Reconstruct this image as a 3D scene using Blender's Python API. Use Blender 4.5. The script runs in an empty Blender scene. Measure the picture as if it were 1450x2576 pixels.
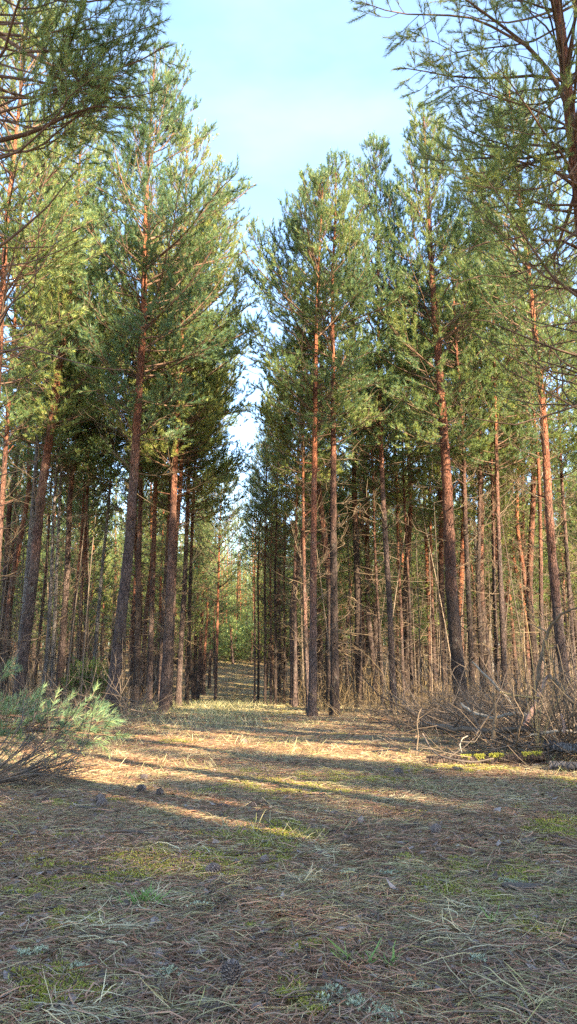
import bpy, math
import numpy as np
from mathutils import Vector, Euler
C = bpy.context.scene
R = math.radians

# ------------------------------------------------------------------ camera
CAM_H, PITCH, F = 0.70, R(12.0), 1939.0          # F: focal length in units of a 1450-wide picture
cd = bpy.data.cameras.new("camera"); cam = bpy.data.objects.new("camera", cd)
C.collection.objects.link(cam); C.camera = cam
cd.sensor_fit = 'HORIZONTAL'; cd.sensor_width = 36.0; cd.lens = 36.0 * F / 1450.0
cd.clip_start = 0.05; cd.clip_end = 2000
cam.location = (0, 0, CAM_H); cam.rotation_euler = (R(90) + PITCH, 0, 0)

# ------------------------------------------------------------------ world, sun, exposure
SUN_EL, SUN_AZ = 27.0, 138.0        # azimuth measured clockwise from +Y (the view direction)
w = bpy.data.worlds.new("World"); C.world = w; w.use_nodes = True
nt = w.node_tree; nt.nodes.clear()
def N(nt, t, **k):
    n = nt.nodes.new(t)
    for a, b in k.items():
        if a in ('op',): n.operation = b
        elif hasattr(n, a) and a not in ('Scale',): setattr(n, a, b)
        else: n.inputs[a].default_value = b
    return n
sky = N(nt, 'ShaderNodeTexSky'); sky.sky_type = 'NISHITA'; sky.sun_disc = False
sky.sun_elevation = R(SUN_EL); sky.sun_rotation = R(SUN_AZ)
sky.air_density = 1.0; sky.dust_density = .3; sky.ozone_density = 1.8
tc = N(nt, 'ShaderNodeTexCoord')
mp = N(nt, 'ShaderNodeMapping'); mp.inputs['Scale'].default_value = (2.0, 2.0, 5.0)
mp.inputs['Location'].default_value = (0.35, 0.1, 0.4)
nz = N(nt, 'ShaderNodeTexNoise'); nz.inputs['Scale'].default_value = 1.1; nz.inputs['Detail'].default_value = 6; nz.inputs['Roughness'].default_value = 0.5
cr = N(nt, 'ShaderNodeValToRGB'); cr.color_ramp.elements[0].position = 0.50; cr.color_ramp.elements[1].position = 0.80
cr.color_ramp.elements[0].color = (0.0, 0.0, 0.0, 1); cr.color_ramp.elements[1].color = (0.10, 0.10, 0.10, 1)
mix = N(nt, 'ShaderNodeMix', data_type='RGBA')
mix.inputs['B'].default_value = (6.6, 8.0, 8.8, 1)
bg = N(nt, 'ShaderNodeBackground'); bg.inputs['Strength'].default_value = 0.11
out = N(nt, 'ShaderNodeOutputWorld')
L = nt.links.new
L(tc.outputs['Generated'], mp.inputs['Vector']); L(mp.outputs[0], nz.inputs['Vector']); L(nz.outputs['Fac'], cr.inputs[0])
L(cr.outputs[0], mix.inputs['Factor']); L(sky.outputs[0], mix.inputs['A']); L(mix.outputs['Result'], bg.inputs[0]); L(bg.outputs[0], out.inputs[0])

sl = bpy.data.lights.new("sun", 'SUN'); so = bpy.data.objects.new("sun", sl); C.collection.objects.link(so)
sl.energy = 5.0; sl.angle = R(0.53); sl.color = (1.0, 0.83, 0.57)
sdir = Vector((math.sin(R(SUN_AZ)) * math.cos(R(SUN_EL)), math.cos(R(SUN_AZ)) * math.cos(R(SUN_EL)), math.sin(R(SUN_EL))))
so.rotation_euler = (-sdir).to_track_quat('-Z', 'Y').to_euler(); so.location = sdir * 50
C.view_settings.view_transform = 'Standard'; C.view_settings.look = 'None'
C.view_settings.gamma = 1.0; C.view_settings.exposure = 2.8
try:
    C.cycles.max_bounces = 8; C.cycles.diffuse_bounces = 4; C.cycles.transmission_bounces = 4; C.cycles.use_denoising = False
    C.cycles.denoiser = 'OPENIMAGEDENOISE'; C.cycles.denoising_prefilter = 'ACCURATE'
except Exception: pass

# ------------------------------------------------------------------ helpers
rng = np.random.default_rng(11)
PI = math.pi
def nrm(v): return v / np.maximum(np.linalg.norm(v, axis=-1, keepdims=True), 1e-9)

def hash2(ix, iy, s):
    h = (ix.astype(np.int64) * 374761393 + iy.astype(np.int64) * 668265263 + s * 1442695041) & 0xffffffff
    h = ((h ^ (h >> 13)) * 1274126177) & 0xffffffff
    return ((h ^ (h >> 16)) & 0xffff) / 65535.0
def vnoise(x, y, s=0):
    x = np.asarray(x, float); y = np.asarray(y, float)
    ix = np.floor(x); iy = np.floor(y); fx = x - ix; fy = y - iy
    fx = fx * fx * (3 - 2 * fx); fy = fy * fy * (3 - 2 * fy)
    a = hash2(ix, iy, s); b = hash2(ix + 1, iy, s); c = hash2(ix, iy + 1, s); d = hash2(ix + 1, iy + 1, s)
    return (a * (1 - fx) + b * fx) * (1 - fy) + (c * (1 - fx) + d * fx) * fy
def fbm(x, y, s=0, o=4):
    t = 0; a = 0.5; n = 0
    for i in range(o):
        t = t + a * vnoise(np.asarray(x) * 2 ** i, np.asarray(y) * 2 ** i, s + i * 7); n += a; a *= 0.5
    return t / n
def sstep(a, b, x):
    t = np.clip((np.asarray(x, float) - a) / (b - a), 0, 1); return t * t * (3 - 2 * t)

def path_x(y): return -0.15 - 0.0625 * np.asarray(y, float)      # the ride runs slightly left of the view
def terrain(x, y):
    x = np.asarray(x, float); y = np.asarray(y, float)
    z = -0.45 * sstep(15, 38, y) + 4.6 * sstep(40, 92, y)
    off = np.abs(x - path_x(y))
    wood = sstep(2.6, 6.0, off)
    z = z + wood * 0.10 * (fbm(x * .5, y * .5, 3) - .35)
    z = z + 0.05 * (fbm(x * .7, y * .7, 5) - .5) + 0.022 * (fbm(x * 3, y * 3, 9) - .5) + 0.012 * (fbm(x * 11, y * 11, 12, 3) - .5)
    return z
MOSS = []
def moss_mask(x, y):
    m = fbm(x * 1.6, y * 1.6, 21) * .65 + fbm(x * 9, y * 9, 25, 3) * .35 - .062
    k = fbm(x * 16, y * 16, 28, 3) * 2.2 - .25
    for (a, b, r) in MOSS: m = m + .22 * np.exp(-(((x - a) / r) ** 2 + ((y - b) / (r * .8)) ** 2)) * k
    return sstep(.53, .68, m)
def straw_mask(x, y):
    return sstep(.42, .62, fbm(np.asarray(x) * .8, np.asarray(y) * 1.5, 41))
def unproj(px, py, d):
    """a point at distance d in front of the camera seen at pixel px, py of a 1450 x 2575 picture"""
    u = (px - 725.0) / F; v = (1287.5 - py) / F
    dy = math.cos(PITCH) - v * math.sin(PITCH); dz = math.sin(PITCH) + v * math.cos(PITCH)
    return np.array([u / dy * d, d, CAM_H + dz / dy * d])
def ground_at(px, py):
    u = (px - 725.0) / F; v = (1287.5 - py) / F
    dy = math.cos(PITCH) - v * math.sin(PITCH); dz = math.sin(PITCH) + v * math.cos(PITCH)
    t = 1.0
    for k in range(4000):
        p = np.array([u * t, dy * t, CAM_H + dz * t])
        if p[2] <= float(terrain(p[0], p[1])): break
        t += 0.01 if t < 12 else .04
    return p

for (a, b, r) in [(545,2198,.16),(665,2168,.2),(265,2228,.12),(450,2388,.14),(680,2333,.12),(170,2303,.2),(100,2453,.18),(790,2373,.09),(1015,2493,.12),(1080,2428,.12),
        (755,2483,.13),(1425,2323,.2),(815,2273,.1),(1025,1940,.28),(1135,1930,.4),(850,1945,.35),(640,2095,.3),(1260,1930,.3),(60,2250,.2),(820,2540,.16),(900,1990,.3),(1290,2490,.1),(400,2290,.1),(720,2400,.1),(200,2500,.14)]:
    p = ground_at(a, b); MOSS.append((p[0], p[1], r * .9))

def mesh_from(name, V, faces_list, mats, smooth=None):
    """faces_list: [(array (n,k) of indices, material index, smooth)]"""
    me = bpy.data.meshes.new(name)
    V = np.ascontiguousarray(V, dtype=np.float32)
    me.vertices.add(len(V)); me.vertices.foreach_set('co', V.ravel())
    loops = np.concatenate([f.ravel() for f, _, _ in faces_list]).astype(np.int32)
    tot = np.concatenate([np.full(len(f), f.shape[1], dtype=np.int32) for f, _, _ in faces_list])
    st = np.concatenate([[0], np.cumsum(tot)[:-1]]).astype(np.int32)
    me.loops.add(len(loops)); me.loops.foreach_set('vertex_index', loops)
    me.polygons.add(len(tot)); me.polygons.foreach_set('loop_start', st); me.polygons.foreach_set('loop_total', tot)
    mi = np.concatenate([np.full(len(f), m, dtype=np.int32) for f, m, _ in faces_list])
    sm = np.concatenate([np.full(len(f), s, dtype=bool) for f, _, s in faces_list])
    me.polygons.foreach_set('material_index', mi); me.polygons.foreach_set('use_smooth', sm)
    for m in mats: me.materials.append(m)
    me.update(calc_edges=True)
    return me

class MB:
    """collects vertices and faces for one mesh"""
    def __init__(s): s.V = []; s.F = []; s.n = 0
    def add(s, V, Fs, m=0, smooth=False):
        V = np.asarray(V, float).reshape(-1, 3); Fs = np.asarray(Fs)
        s.V.append(V); s.F.append((Fs + s.n, m, smooth)); s.n += len(V)
    def mesh(s, name, mats): return mesh_from(name, np.concatenate(s.V), s.F, mats)
    def obj(s, name, mats, parent=None, loc=None):
        o = bpy.data.objects.new(name, s.mesh(name, mats)); C.collection.objects.link(o)
        if parent: o.parent = parent
        if loc is not None: o.location = loc
        return o
    def tubes(s, P, Rr, sides, m=0, smooth=True, cap=False):
        """P (n,k,3) polylines, Rr (n,k) radii"""
        P = np.asarray(P, float); Rr = np.asarray(Rr, float); n, k, _ = P.shape
        if n == 0: return
        d = nrm(P[:, -1] - P[:, 0] + 1e-6)
        a = np.where(np.abs(d[:, 2:3]) < .8, np.array([[0, 0, 1.]]), np.array([[1., 0, 0]]))
        u = nrm(np.cross(d, a)); v = np.cross(d, u)
        th = np.arange(sides) * 2 * PI / sides
        ring = u[:, None, None, :] * np.cos(th)[None, None, :, None] + v[:, None, None, :] * np.sin(th)[None, None, :, None]
        V = P[:, :, None, :] + ring * Rr[:, :, None, None]
        i = np.arange(n)[:, None, None] * k * sides; j = np.arange(k - 1)[None, :, None] * sides; q = np.arange(sides)[None, None, :]
        q2 = (q + 1) % sides
        A = i + j + q; B = i + j + q2; Cc = i + j + sides + q2; D = i + j + sides + q
        s.add(V.reshape(-1, 3), np.stack([A, B, Cc, D], -1).reshape(-1, 4), m, smooth)
        if cap:
            for e in (0, k - 1):
                idx = (np.arange(n)[:, None] * k * sides + e * sides + np.arange(sides)[None])
                s.F.append((idx + s.n - n * k * sides, m, False))
    def needles(s, O, D, Ln, per, nl, nw, m=1, spread=(30, 62), up=0.0, rg=None):
        """needle triangles round the shoots O + D*Ln"""
        rg = rg or rng; n = len(O)
        if n == 0: return
        a = np.where(np.abs(D[:, 2:3]) < .8, np.array([[0, 0, 1.]]), np.array([[1., 0, 0]]))
        u = nrm(np.cross(D, a)); v = np.cross(D, u)
        t = rg.uniform(.05, 1.0, (n, per)); ph = rg.uniform(0, 2 * PI, (n, per))
        al = np.radians(rg.uniform(spread[0], spread[1], (n, per)) * (1.0 - .45 * t))
        side = u[:, None] * np.cos(ph)[..., None] + v[:, None] * np.sin(ph)[..., None]
        nd = D[:, None] * np.cos(al)[..., None] + side * np.sin(al)[..., None]
        nd[..., 2] += up
        nd = nrm(nd)
        base = O[:, None] + D[:, None] * (Ln[:, None] * t)[..., None]
        tip = base + nd * (nl * rg.uniform(.75, 1.1, (n, per)))[..., None]
        wv = nrm(np.cross(nd, rg.normal(size=(n, per, 3)))) * nw * .5
        V = np.stack([base - wv, base + wv, tip], 2).reshape(-1, 3)
        s.add(V, np.arange(len(V)).reshape(-1, 3), m, False)

def tag(o, label=None, cat=None, group=None, kind=None):
    if label: o['label'] = label
    if cat: o['category'] = cat
    if group: o['group'] = group
    if kind: o['kind'] = kind
    return o
def empty(name, loc, label=None, cat=None, group=None):
    o = bpy.data.objects.new(name, None); C.collection.objects.link(o); o.location = loc; o.empty_display_size = .2
    return tag(o, label, cat, group)

# ------------------------------------------------------------------ materials
def mat(name):
    m = bpy.data.materials.new(name); m.use_nodes = True; t = m.node_tree; t.nodes.clear()
    o = t.nodes.new('ShaderNodeOutputMaterial'); b = t.nodes.new('ShaderNodeBsdfPrincipled')
    t.links.new(b.outputs[0], o.inputs[0]); return m, t, b, o
def ramp(t, stops, src=None, interp='LINEAR'):
    r = t.nodes.new('ShaderNodeValToRGB'); e = r.color_ramp.elements; r.color_ramp.interpolation = interp
    while len(e) < len(stops): e.new(.5)
    for i, (p, c) in enumerate(stops):
        e[i].position = p; e[i].color = (*c, 1) if len(c) == 3 else c
    if src is not None: t.links.new(src, r.inputs[0])
    return r
def noise(t, scale, detail=4, rough=.55, vec=None, sc=None, loc=None):
    n = t.nodes.new('ShaderNodeTexNoise'); n.inputs['Scale'].default_value = scale; n.inputs['Detail'].default_value = detail; n.inputs['Roughness'].default_value = rough
    if vec is not None:
        if sc or loc:
            m = t.nodes.new('ShaderNodeMapping'); m.inputs['Scale'].default_value = sc or (1, 1, 1); m.inputs['Location'].default_value = loc or (0, 0, 0)
            t.links.new(vec, m.inputs[0]); vec = m.outputs[0]
        t.links.new(vec, n.inputs['Vector'])
    return n
def mixc(t, fac, a, b, bt='MIX'):
    m = t.nodes.new('ShaderNodeMix'); m.data_type = 'RGBA'; m.blend_type = bt
    for s, v in (('Factor', fac), ('A', a), ('B', b)):
        if isinstance(v, (int, float)): m.inputs[s].default_value = v
        elif isinstance(v, tuple): m.inputs[s].default_value = (*v, 1)
        else: t.links.new(v, m.inputs[s])
    return m.outputs['Result']
def math_(t, op, a, b=None, clamp=False):
    m = t.nodes.new('ShaderNodeMath'); m.operation = op; m.use_clamp = clamp
    for i, v in enumerate((a, b)):
        if v is None: continue
        if isinstance(v, (int, float)): m.inputs[i].default_value = v
        else: t.links.new(v, m.inputs[i])
    return m.outputs[0]

def needle_mat(name, dark, mid, pale, trans=.45):
    m, t, b, o = mat(name)
    g = t.nodes.new('ShaderNodeNewGeometry'); oi = t.nodes.new('ShaderNodeObjectInfo')
    n = noise(t, .9, 3, .6, g.outputs['Position'])
    f = math_(t, 'ADD', math_(t, 'MULTIPLY', g.outputs['Random Per Island'], .45), math_(t, 'MULTIPLY', n.outputs['Fac'], .55))
    f = math_(t, 'ADD', f, math_(t, 'MULTIPLY', math_(t, 'SUBTRACT', oi.outputs['Random'], .5), .25))
    r = ramp(t, [(.22, dark), (.5, mid), (.80, pale), (.97, (.16, .12, .04))], f)
    t.links.new(r.outputs[0], b.inputs['Base Color']); b.inputs['Roughness'].default_value = .42
    b.inputs['Specular IOR Level'].default_value = .35
    tr = t.nodes.new('ShaderNodeBsdfTranslucent'); t.links.new(mixc(t, .5, r.outputs[0], (.30, .34, .07)), tr.inputs[0])
    ms = t.nodes.new('ShaderNodeMixShader'); ms.inputs[0].default_value = trans
    t.links.new(b.outputs[0], ms.inputs[1]); t.links.new(tr.outputs[0], ms.inputs[2]); t.links.new(ms.outputs[0], o.inputs[0])
    return m
M_need = needle_mat("pine_needles", (.032, .108, .088), (.145, .222, .082), (.385, .375, .085))
M_need_blue = needle_mat("blue_green_needles", (.09, .19, .12), (.19, .30, .15), (.36, .40, .15), .45)
M_need_bush = needle_mat("bright_green_needles", (.05, .11, .02), (.09, .17, .03), (.14, .22, .04), .3)

def bark_mat(name, lo_a, lo_b, hi_a, hi_b, z0, z1, crack=.6):
    m, t, b, o = mat(name)
    co = t.nodes.new('ShaderNodeTexCoord'); oi = t.nodes.new('ShaderNodeObjectInfo')
    ad = t.nodes.new('ShaderNodeVectorMath'); ad.operation = 'ADD'
    cmb = t.nodes.new('ShaderNodeCombineXYZ'); k = math_(t, 'MULTIPLY', oi.outputs['Random'], 31.0)
    t.links.new(k, cmb.inputs[0]); t.links.new(k, cmb.inputs[1])
    t.links.new(co.outputs['Object'], ad.inputs[0]); t.links.new(cmb.outputs[0], ad.inputs[1]); P = ad.outputs[0]
    sx = t.nodes.new('ShaderNodeSeparateXYZ'); t.links.new(co.outputs['Object'], sx.inputs[0])
    wob = noise(t, 2.2, 4, .6, P, (1, 1, .6)).outputs['Fac']
    zz = math_(t, 'ADD', sx.outputs['Z'], math_(t, 'MULTIPLY', math_(t, 'SUBTRACT', wob, .5), 5.0))
    zz = math_(t, 'ADD', zz, math_(t, 'MULTIPLY', math_(t, 'SUBTRACT', oi.outputs['Random'], .5), 3.0))
    mr = t.nodes.new('ShaderNodeMapRange'); mr.inputs[1].default_value = z0; mr.inputs[2].default_value = z1; t.links.new(zz, mr.inputs[0])
    def vor(scale, sc, feat='DISTANCE_TO_EDGE'):
        v = t.nodes.new('ShaderNodeTexVoronoi'); v.feature = feat; v.inputs['Scale'].default_value = scale
        mm = t.nodes.new('ShaderNodeMapping'); mm.inputs['Scale'].default_value = sc
        wn = noise(t, 9, 3, .6, P); av = t.nodes.new('ShaderNodeVectorMath'); av.operation = 'ADD'
        sv = t.nodes.new('ShaderNodeVectorMath'); sv.operation = 'SCALE'; sv.inputs['Scale'].default_value = .06
        t.links.new(wn.outputs['Color'], sv.inputs[0]); t.links.new(P, av.inputs[0]); t.links.new(sv.outputs[0], av.inputs[1])
        t.links.new(av.outputs[0], mm.inputs[0]); t.links.new(mm.outputs[0], v.inputs['Vector']); return v
    v1 = vor(1, (30, 30, 9)); v2 = vor(1, (24, 24, 12), 'F1')
    fine = noise(t, 60, 4, .65, P, (1, 1, .35)).outputs['Fac']
    lo = mixc(t, fine, lo_a, lo_b); hi = mixc(t, fine, hi_a, hi_b)
    plate = ramp(t, [(.0, (.55, .55, .55)), (1.0, (1.25, 1.2, 1.15))]); t.links.new(v2.outputs['Color'], plate.inputs[0])
    col = mixc(t, mr.outputs[0], lo, hi); col = mixc(t, .8, col, plate.outputs[0], 'MULTIPLY')
    ck = ramp(t, [(0.0, (crack * .5,) * 3), (.10, (1, 1, 1))], v1.outputs['Distance'])
    col = mixc(t, .75, col, ck.outputs[0], 'MULTIPLY')
    blot = ramp(t, [(.35, (.55, .52, .55)), (.65, (1.3, 1.25, 1.2))], noise(t, 1.0, 4, .65, P, (3.5, 3.5, 1.6), (3, 8, 2)).outputs['Fac']); col = mixc(t, .85, col, blot.outputs[0], 'MULTIPLY')
    lich = ramp(t, [(.60, (0, 0, 0)), (.68, (1, 1, 1))], noise(t, 7, 5, .7, P, (1, 1, .5), (7, 3, 1)).outputs['Fac'])
    col = mixc(t, math_(t, 'MULTIPLY', lich.outputs[0], .25), col, (.26, .27, .22))
    t.links.new(col, b.inputs['Base Color']); b.inputs['Roughness'].default_value = .85; b.inputs['Specular IOR Level'].default_value = .2
    bp = t.nodes.new('ShaderNodeBump'); bp.inputs['Strength'].default_value = 1; bp.inputs['Distance'].default_value = .035
    h = math_(t, 'ADD', math_(t, 'MINIMUM', math_(t, 'MULTIPLY', v1.outputs['Distance'], 3.0), .5), math_(t, 'MULTIPLY', fine, .5))
    t.links.new(h, bp.inputs['Height']); t.links.new(bp.outputs[0], b.inputs['Normal'])
    return m
M_bark = bark_mat("pine_bark", (.040, .029, .027), (.150, .108, .096), (.21, .068, .034), (.38, .155, .080), 2.4, 6.6)
M_bark_grey = bark_mat("grey_pine_bark", (.075, .070, .072), (.23, .215, .21), (.18, .12, .09), (.32, .22, .17), 5, 10)
M_bark_dark = bark_mat("dark_pine_bark", (.034, .025, .022), (.095, .068, .058), (.17, .06, .034), (.29, .12, .07), 3, 7.5)

def simple_wood(name, a, b_, scale=8, rough=.8):
    m, t, b, o = mat(name); g = t.nodes.new('ShaderNodeNewGeometry')
    n = noise(t, scale, 4, .6, g.outputs['Position'])
    f = math_(t, 'ADD', math_(t, 'MULTIPLY', n.outputs['Fac'], .5), math_(t, 'MULTIPLY', g.outputs['Random Per Island'], .5))
    r = ramp(t, [(.25, a), (.75, b_)], f); t.links.new(r.outputs[0], b.inputs['Base Color']); b.inputs['Roughness'].default_value = rough
    b.inputs['Specular IOR Level'].default_value = .25
    bp = t.nodes.new('ShaderNodeBump'); bp.inputs['Strength'].default_value = .5; bp.inputs['Distance'].default_value = .01
    n2 = noise(t, scale * 8, 3, .6, g.outputs['Position']); t.links.new(n2.outputs['Fac'], bp.inputs['Height']); t.links.new(bp.outputs[0], b.inputs['Normal'])
    return m
M_twig = simple_wood("live_twig_bark", (.07, .042, .028), (.17, .10, .065))
M_dead = simple_wood("dead_branch_wood", (.045, .031, .022), (.17, .12, .075))
M_brush = simple_wood("brushwood", (.045, .031, .023), (.17, .125, .09))
M_under = simple_wood("dry_undergrowth", (.055, .038, .022), (.20, .14, .072))
M_stem = simple_wood("yellowish_stem", (.15, .105, .045), (.27, .20, .095))
M_darkstem = simple_wood("dark_stem", (.05, .038, .03), (.13, .10, .08))
M_peeled = simple_wood("peeled_wood", (.20, .11, .085), (.32, .20, .155), 20)
M_pale = simple_wood("pale_wood", (.17, .14, .11), (.30, .26, .21), 14)

def island_mat(name, stops, rough=.7, trans=0):
    m, t, b, o = mat(name); g = t.nodes.new('ShaderNodeNewGeometry')
    r = ramp(t, stops, g.outputs['Random Per Island']); t.links.new(r.outputs[0], b.inputs['Base Color']); b.inputs['Roughness'].default_value = rough
    b.inputs['Specular IOR Level'].default_value = .25
    return m
M_litter = island_mat("needle_litter", [(0, (.10, .05, .032)), (.35, (.26, .12, .065)), (.7, (.40, .22, .135)), (1, (.20, .14, .10))])
M_straw = island_mat("dry_straw", [(0, (.13, .095, .045)), (.3, (.29, .235, .115)), (.7, (.46, .37, .205)), (.85, (.23, .21, .07)), (1, (.34, .29, .11))])
M_straw_pale = island_mat("bleached_straw", [(0, (.25, .20, .11)), (.5, (.41, .34, .20)), (1, (.54, .46, .29))])
M_grass = island_mat("thin_grass", [(0, (.12, .15, .05)), (.3, (.20, .20, .08)), (.6, (.32, .28, .15)), (1, (.40, .34, .20))])
M_green = island_mat("green_blade", [(0, (.08, .16, .03)), (1, (.16, .25, .06))])
M_mossleaf = island_mat("moss_leaf", [(0, (.11, .12, .022)), (.5, (.27, .26, .035)), (1, (.44, .41, .07))])
M_lichen = island_mat("lichen", [(0, (.26, .28, .18)), (1, (.42, .44, .30))])
M_chip = island_mat("bark_chip", [(0, (.05, .035, .028)), (.5, (.13, .09, .07)), (1, (.28, .22, .19))])
M_cone = island_mat("cone_scale", [(0, (.07, .05, .045)), (1, (.20, .155, .135))])

# ground: leaf-mould brown, mossed and strawed where the attributes say so
gm, t, b, o = mat("forest_floor")
g = t.nodes.new('ShaderNodeNewGeometry'); P = g.outputs['Position']
am = t.nodes.new('ShaderNodeAttribute'); am.attribute_name = 'moss'
as_ = t.nodes.new('ShaderNodeAttribute'); as_.attribute_name = 'straw'
n1 = noise(t, 2.2, 6, .65, P); n2 = noise(t, 28, 5, .7, P, (.45, 1, 1)); n3 = noise(t, 120, 3, .7, P, (.3, 1, 1))
base = ramp(t, [(.25, (.088, .054, .030)), (.5, (.22, .135, .070)), (.75, (.40, .265, .145))], n2.outputs['Fac'])
red = mixc(t, math_(t, 'MULTIPLY', n1.outputs['Fac'], .35), base.outputs[0], (.17, .10, .055))
strw = ramp(t, [(.3, (.12, .095, .06)), (.55, (.26, .215, .135)), (.8, (.38, .33, .22))], n3.outputs['Fac'])
c = mixc(t, math_(t, 'MULTIPLY', as_.outputs['Fac'], .75), red, strw.outputs[0])
mossc = ramp(t, [(.3, (.09, .10, .02)), (.7, (.25, .245, .045))], n2.outputs['Fac'])
c = mixc(t, math_(t, 'MULTIPLY', am.outputs['Fac'], .8), c, mossc.outputs[0])
t.links.new(c, b.inputs['Base Color']); b.inputs['Roughness'].default_value = .95; b.inputs['Specular IOR Level'].default_value = .1
bp = t.nodes.new('ShaderNodeBump'); bp.inputs['Strength'].default_value = 1; bp.inputs['Distance'].default_value = .03
t.links.new(math_(t, 'ADD', n2.outputs['Fac'], math_(t, 'MULTIPLY', n3.outputs['Fac'], .4)), bp.inputs['Height']); t.links.new(bp.outputs[0], b.inputs['Normal'])
M_ground = gm

# ------------------------------------------------------------------ ground sheet
def axis(fine0, fine1, step, lo, hi, grow=1.12):
    a = list(np.arange(fine0, fine1, step)); s = step; v = a[-1]
    while v < hi: s = min(s * grow, 25); v += s; a.append(v)
    s = step; v = a[0]
    while v > lo: s = min(s * grow, 25); v -= s; a.insert(0, v)
    return np.array(a)
gx = axis(-5.5, 6.5, .04, -420, 420); gy = axis(1.0, 13.0, .04, -200, 700, 1.06)
X, Y = np.meshgrid(gx, gy); Zg = terrain(X, Y)
V = np.stack([X, Y, Zg], -1).reshape(-1, 3); nx, ny = len(gx), len(gy)
I = (np.arange(ny - 1)[:, None] * nx + np.arange(nx - 1)[None]).ravel()
me = mesh_from("ground", V, [(np.stack([I, I + 1, I + 1 + nx, I + nx], -1), 0, True)], [M_ground])
for nm, arr in (('moss', moss_mask(V[:, 0], V[:, 1])), ('straw', straw_mask(V[:, 0], V[:, 1]))):
    at = me.attributes.new(nm, 'FLOAT', 'POINT'); at.data.foreach_set('value', arr.astype(np.float32))
gob = bpy.data.objects.new("ground", me); C.collection.objects.link(gob)
tag(gob, 'forest floor of brown pine litter, straw and moss', 'ground', kind='structure')

# ------------------------------------------------------------------ pines
def dirs(az, el): return np.stack([np.cos(az) * np.cos(el), np.sin(az) * np.cos(el), np.sin(el)], -1)

def branch_lines(O, az, el0, Ln, k, rg, bend=.35, wob=.12):
    """curved branches: O (n,3) start, azimuth, start elevation, length; the tip turns up by bend"""
    n = len(O); P = np.zeros((n, k, 3)); P[:, 0] = O
    a = az.copy(); e = el0.copy()
    for i in range(1, k):
        a = a + rg.normal(0, wob, n); e = e + bend / (k - 1) + rg.normal(0, wob * .6, n)
        P[:, i] = P[:, i - 1] + dirs(a, e) * (Ln / (k - 1))[:, None]
    return P
def along(P, s):
    """points and tangents at fraction s (n,m) of polylines P (n,k,3)"""
    k = P.shape[1]; x = np.clip(s, 0, .9999) * (k - 1); i = x.astype(int); f = (x - i)[..., None]
    r = np.arange(len(P))[:, None]
    A = P[r, i]; B = P[r, i + 1]
    return A * (1 - f) + B * f, nrm(B - A)

def foliage(mb, P, Ln, r0, rg, per, nl, nw, tw_gap=.11, sh_gap=.085, upb=.25, start=.30, tw_scale=1.0, tm=0, nm=1, sub=.5, shl=(.07, .15)):
    """live branches with side twigs and needled shoots"""
    n, k, _ = P.shape; upb = upb * np.ones(n)
    rad = r0[:, None] * np.linspace(1, .22, k)[None]
    mb.tubes(P, rad, 5, tm)
    m = int(np.ceil(Ln.max() * (1 - start) / tw_gap))
    s = start + (np.arange(m)[None] + rg.uniform(0, .8, (n, m))) * tw_gap / Ln[:, None]
    ok = s < .985
    Q, T = along(P, s)
    sgn = np.where(np.arange(m)[None] % 2 == 0, 1., -1.) * np.ones((n, 1))
    h = nrm(np.cross(T, np.array([0, 0, 1.])))
    ang = np.radians(rg.uniform(30, 62, (n, m)))
    D = T * np.cos(ang)[..., None] + h * (sgn * np.sin(ang))[..., None]
    D[..., 2] += rg.normal(0, .28, (n, m)) + upb[:, None]; D = nrm(D)
    l = (.16 + sub * Ln[:, None] * (1 - s)) * rg.uniform(.6, 1.15, (n, m)) * tw_scale
    vig = np.clip(rg.normal(.85, .35, (n, 1)), .12, 1.3); l = np.minimum(l * (.6 + .5 * vig), .85); ok = ok & (rg.random((n, m)) < .35 + .8 * vig)
    Q = Q[ok]; D = D[ok]; l = l[ok]; ub2 = (upb[:, None] * np.ones((1, m)))[ok]
    kk = 4; TP = np.zeros((len(Q), kk, 3)); TP[:, 0] = Q; d = D.copy()
    for i in range(1, kk):
        d = d + rg.normal(0, .13, d.shape); d[:, 2] += .10; d = nrm(d)
        TP[:, i] = TP[:, i - 1] + d * (l / (kk - 1))[:, None]
    mb.tubes(TP, (.0028 + .005 * l)[:, None] * np.linspace(1, .4, kk)[None], 3, tm)
    # shoots on the twigs
    m2 = int(np.ceil(l.max() / sh_gap)) + 1
    s2 = 1 - (np.arange(m2)[None] * sh_gap + rg.uniform(0, .03, (len(Q), m2))) / l[:, None]
    ok2 = s2 > .32; s2 = np.maximum(s2, 0)
    Q2, T2 = along(TP, s2)
    D2 = T2 + rg.normal(0, .55, T2.shape); D2[:, 0] = T2[:, 0]; D2[..., 2] += ub2[:, None] * 1.3; D2 = nrm(D2)
    O2 = Q2[ok2]; D2 = D2[ok2]
    O3, T3 = along(P, 1 - rg.uniform(0, .10, (n, 3))); T3 = nrm(T3 + rg.normal(0, .35, T3.shape) + np.array([0, 0, 1.]) * upb[:, None, None])
    O2 = np.concatenate([O2, O3.reshape(-1, 3)]); D2 = np.concatenate([D2, T3.reshape(-1, 3)])
    L2 = rg.uniform(shl[0], shl[1], len(O2))
    E = O2 + D2 * L2[:, None]
    mb.tubes(np.stack([O2, E], 1), np.array([[.003, .0018]]) * np.ones((len(O2), 1)), 3, tm)
    mb.needles(O2, D2, L2, per, nl, nw, nm, rg=rg)
    return len(O2)

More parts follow.
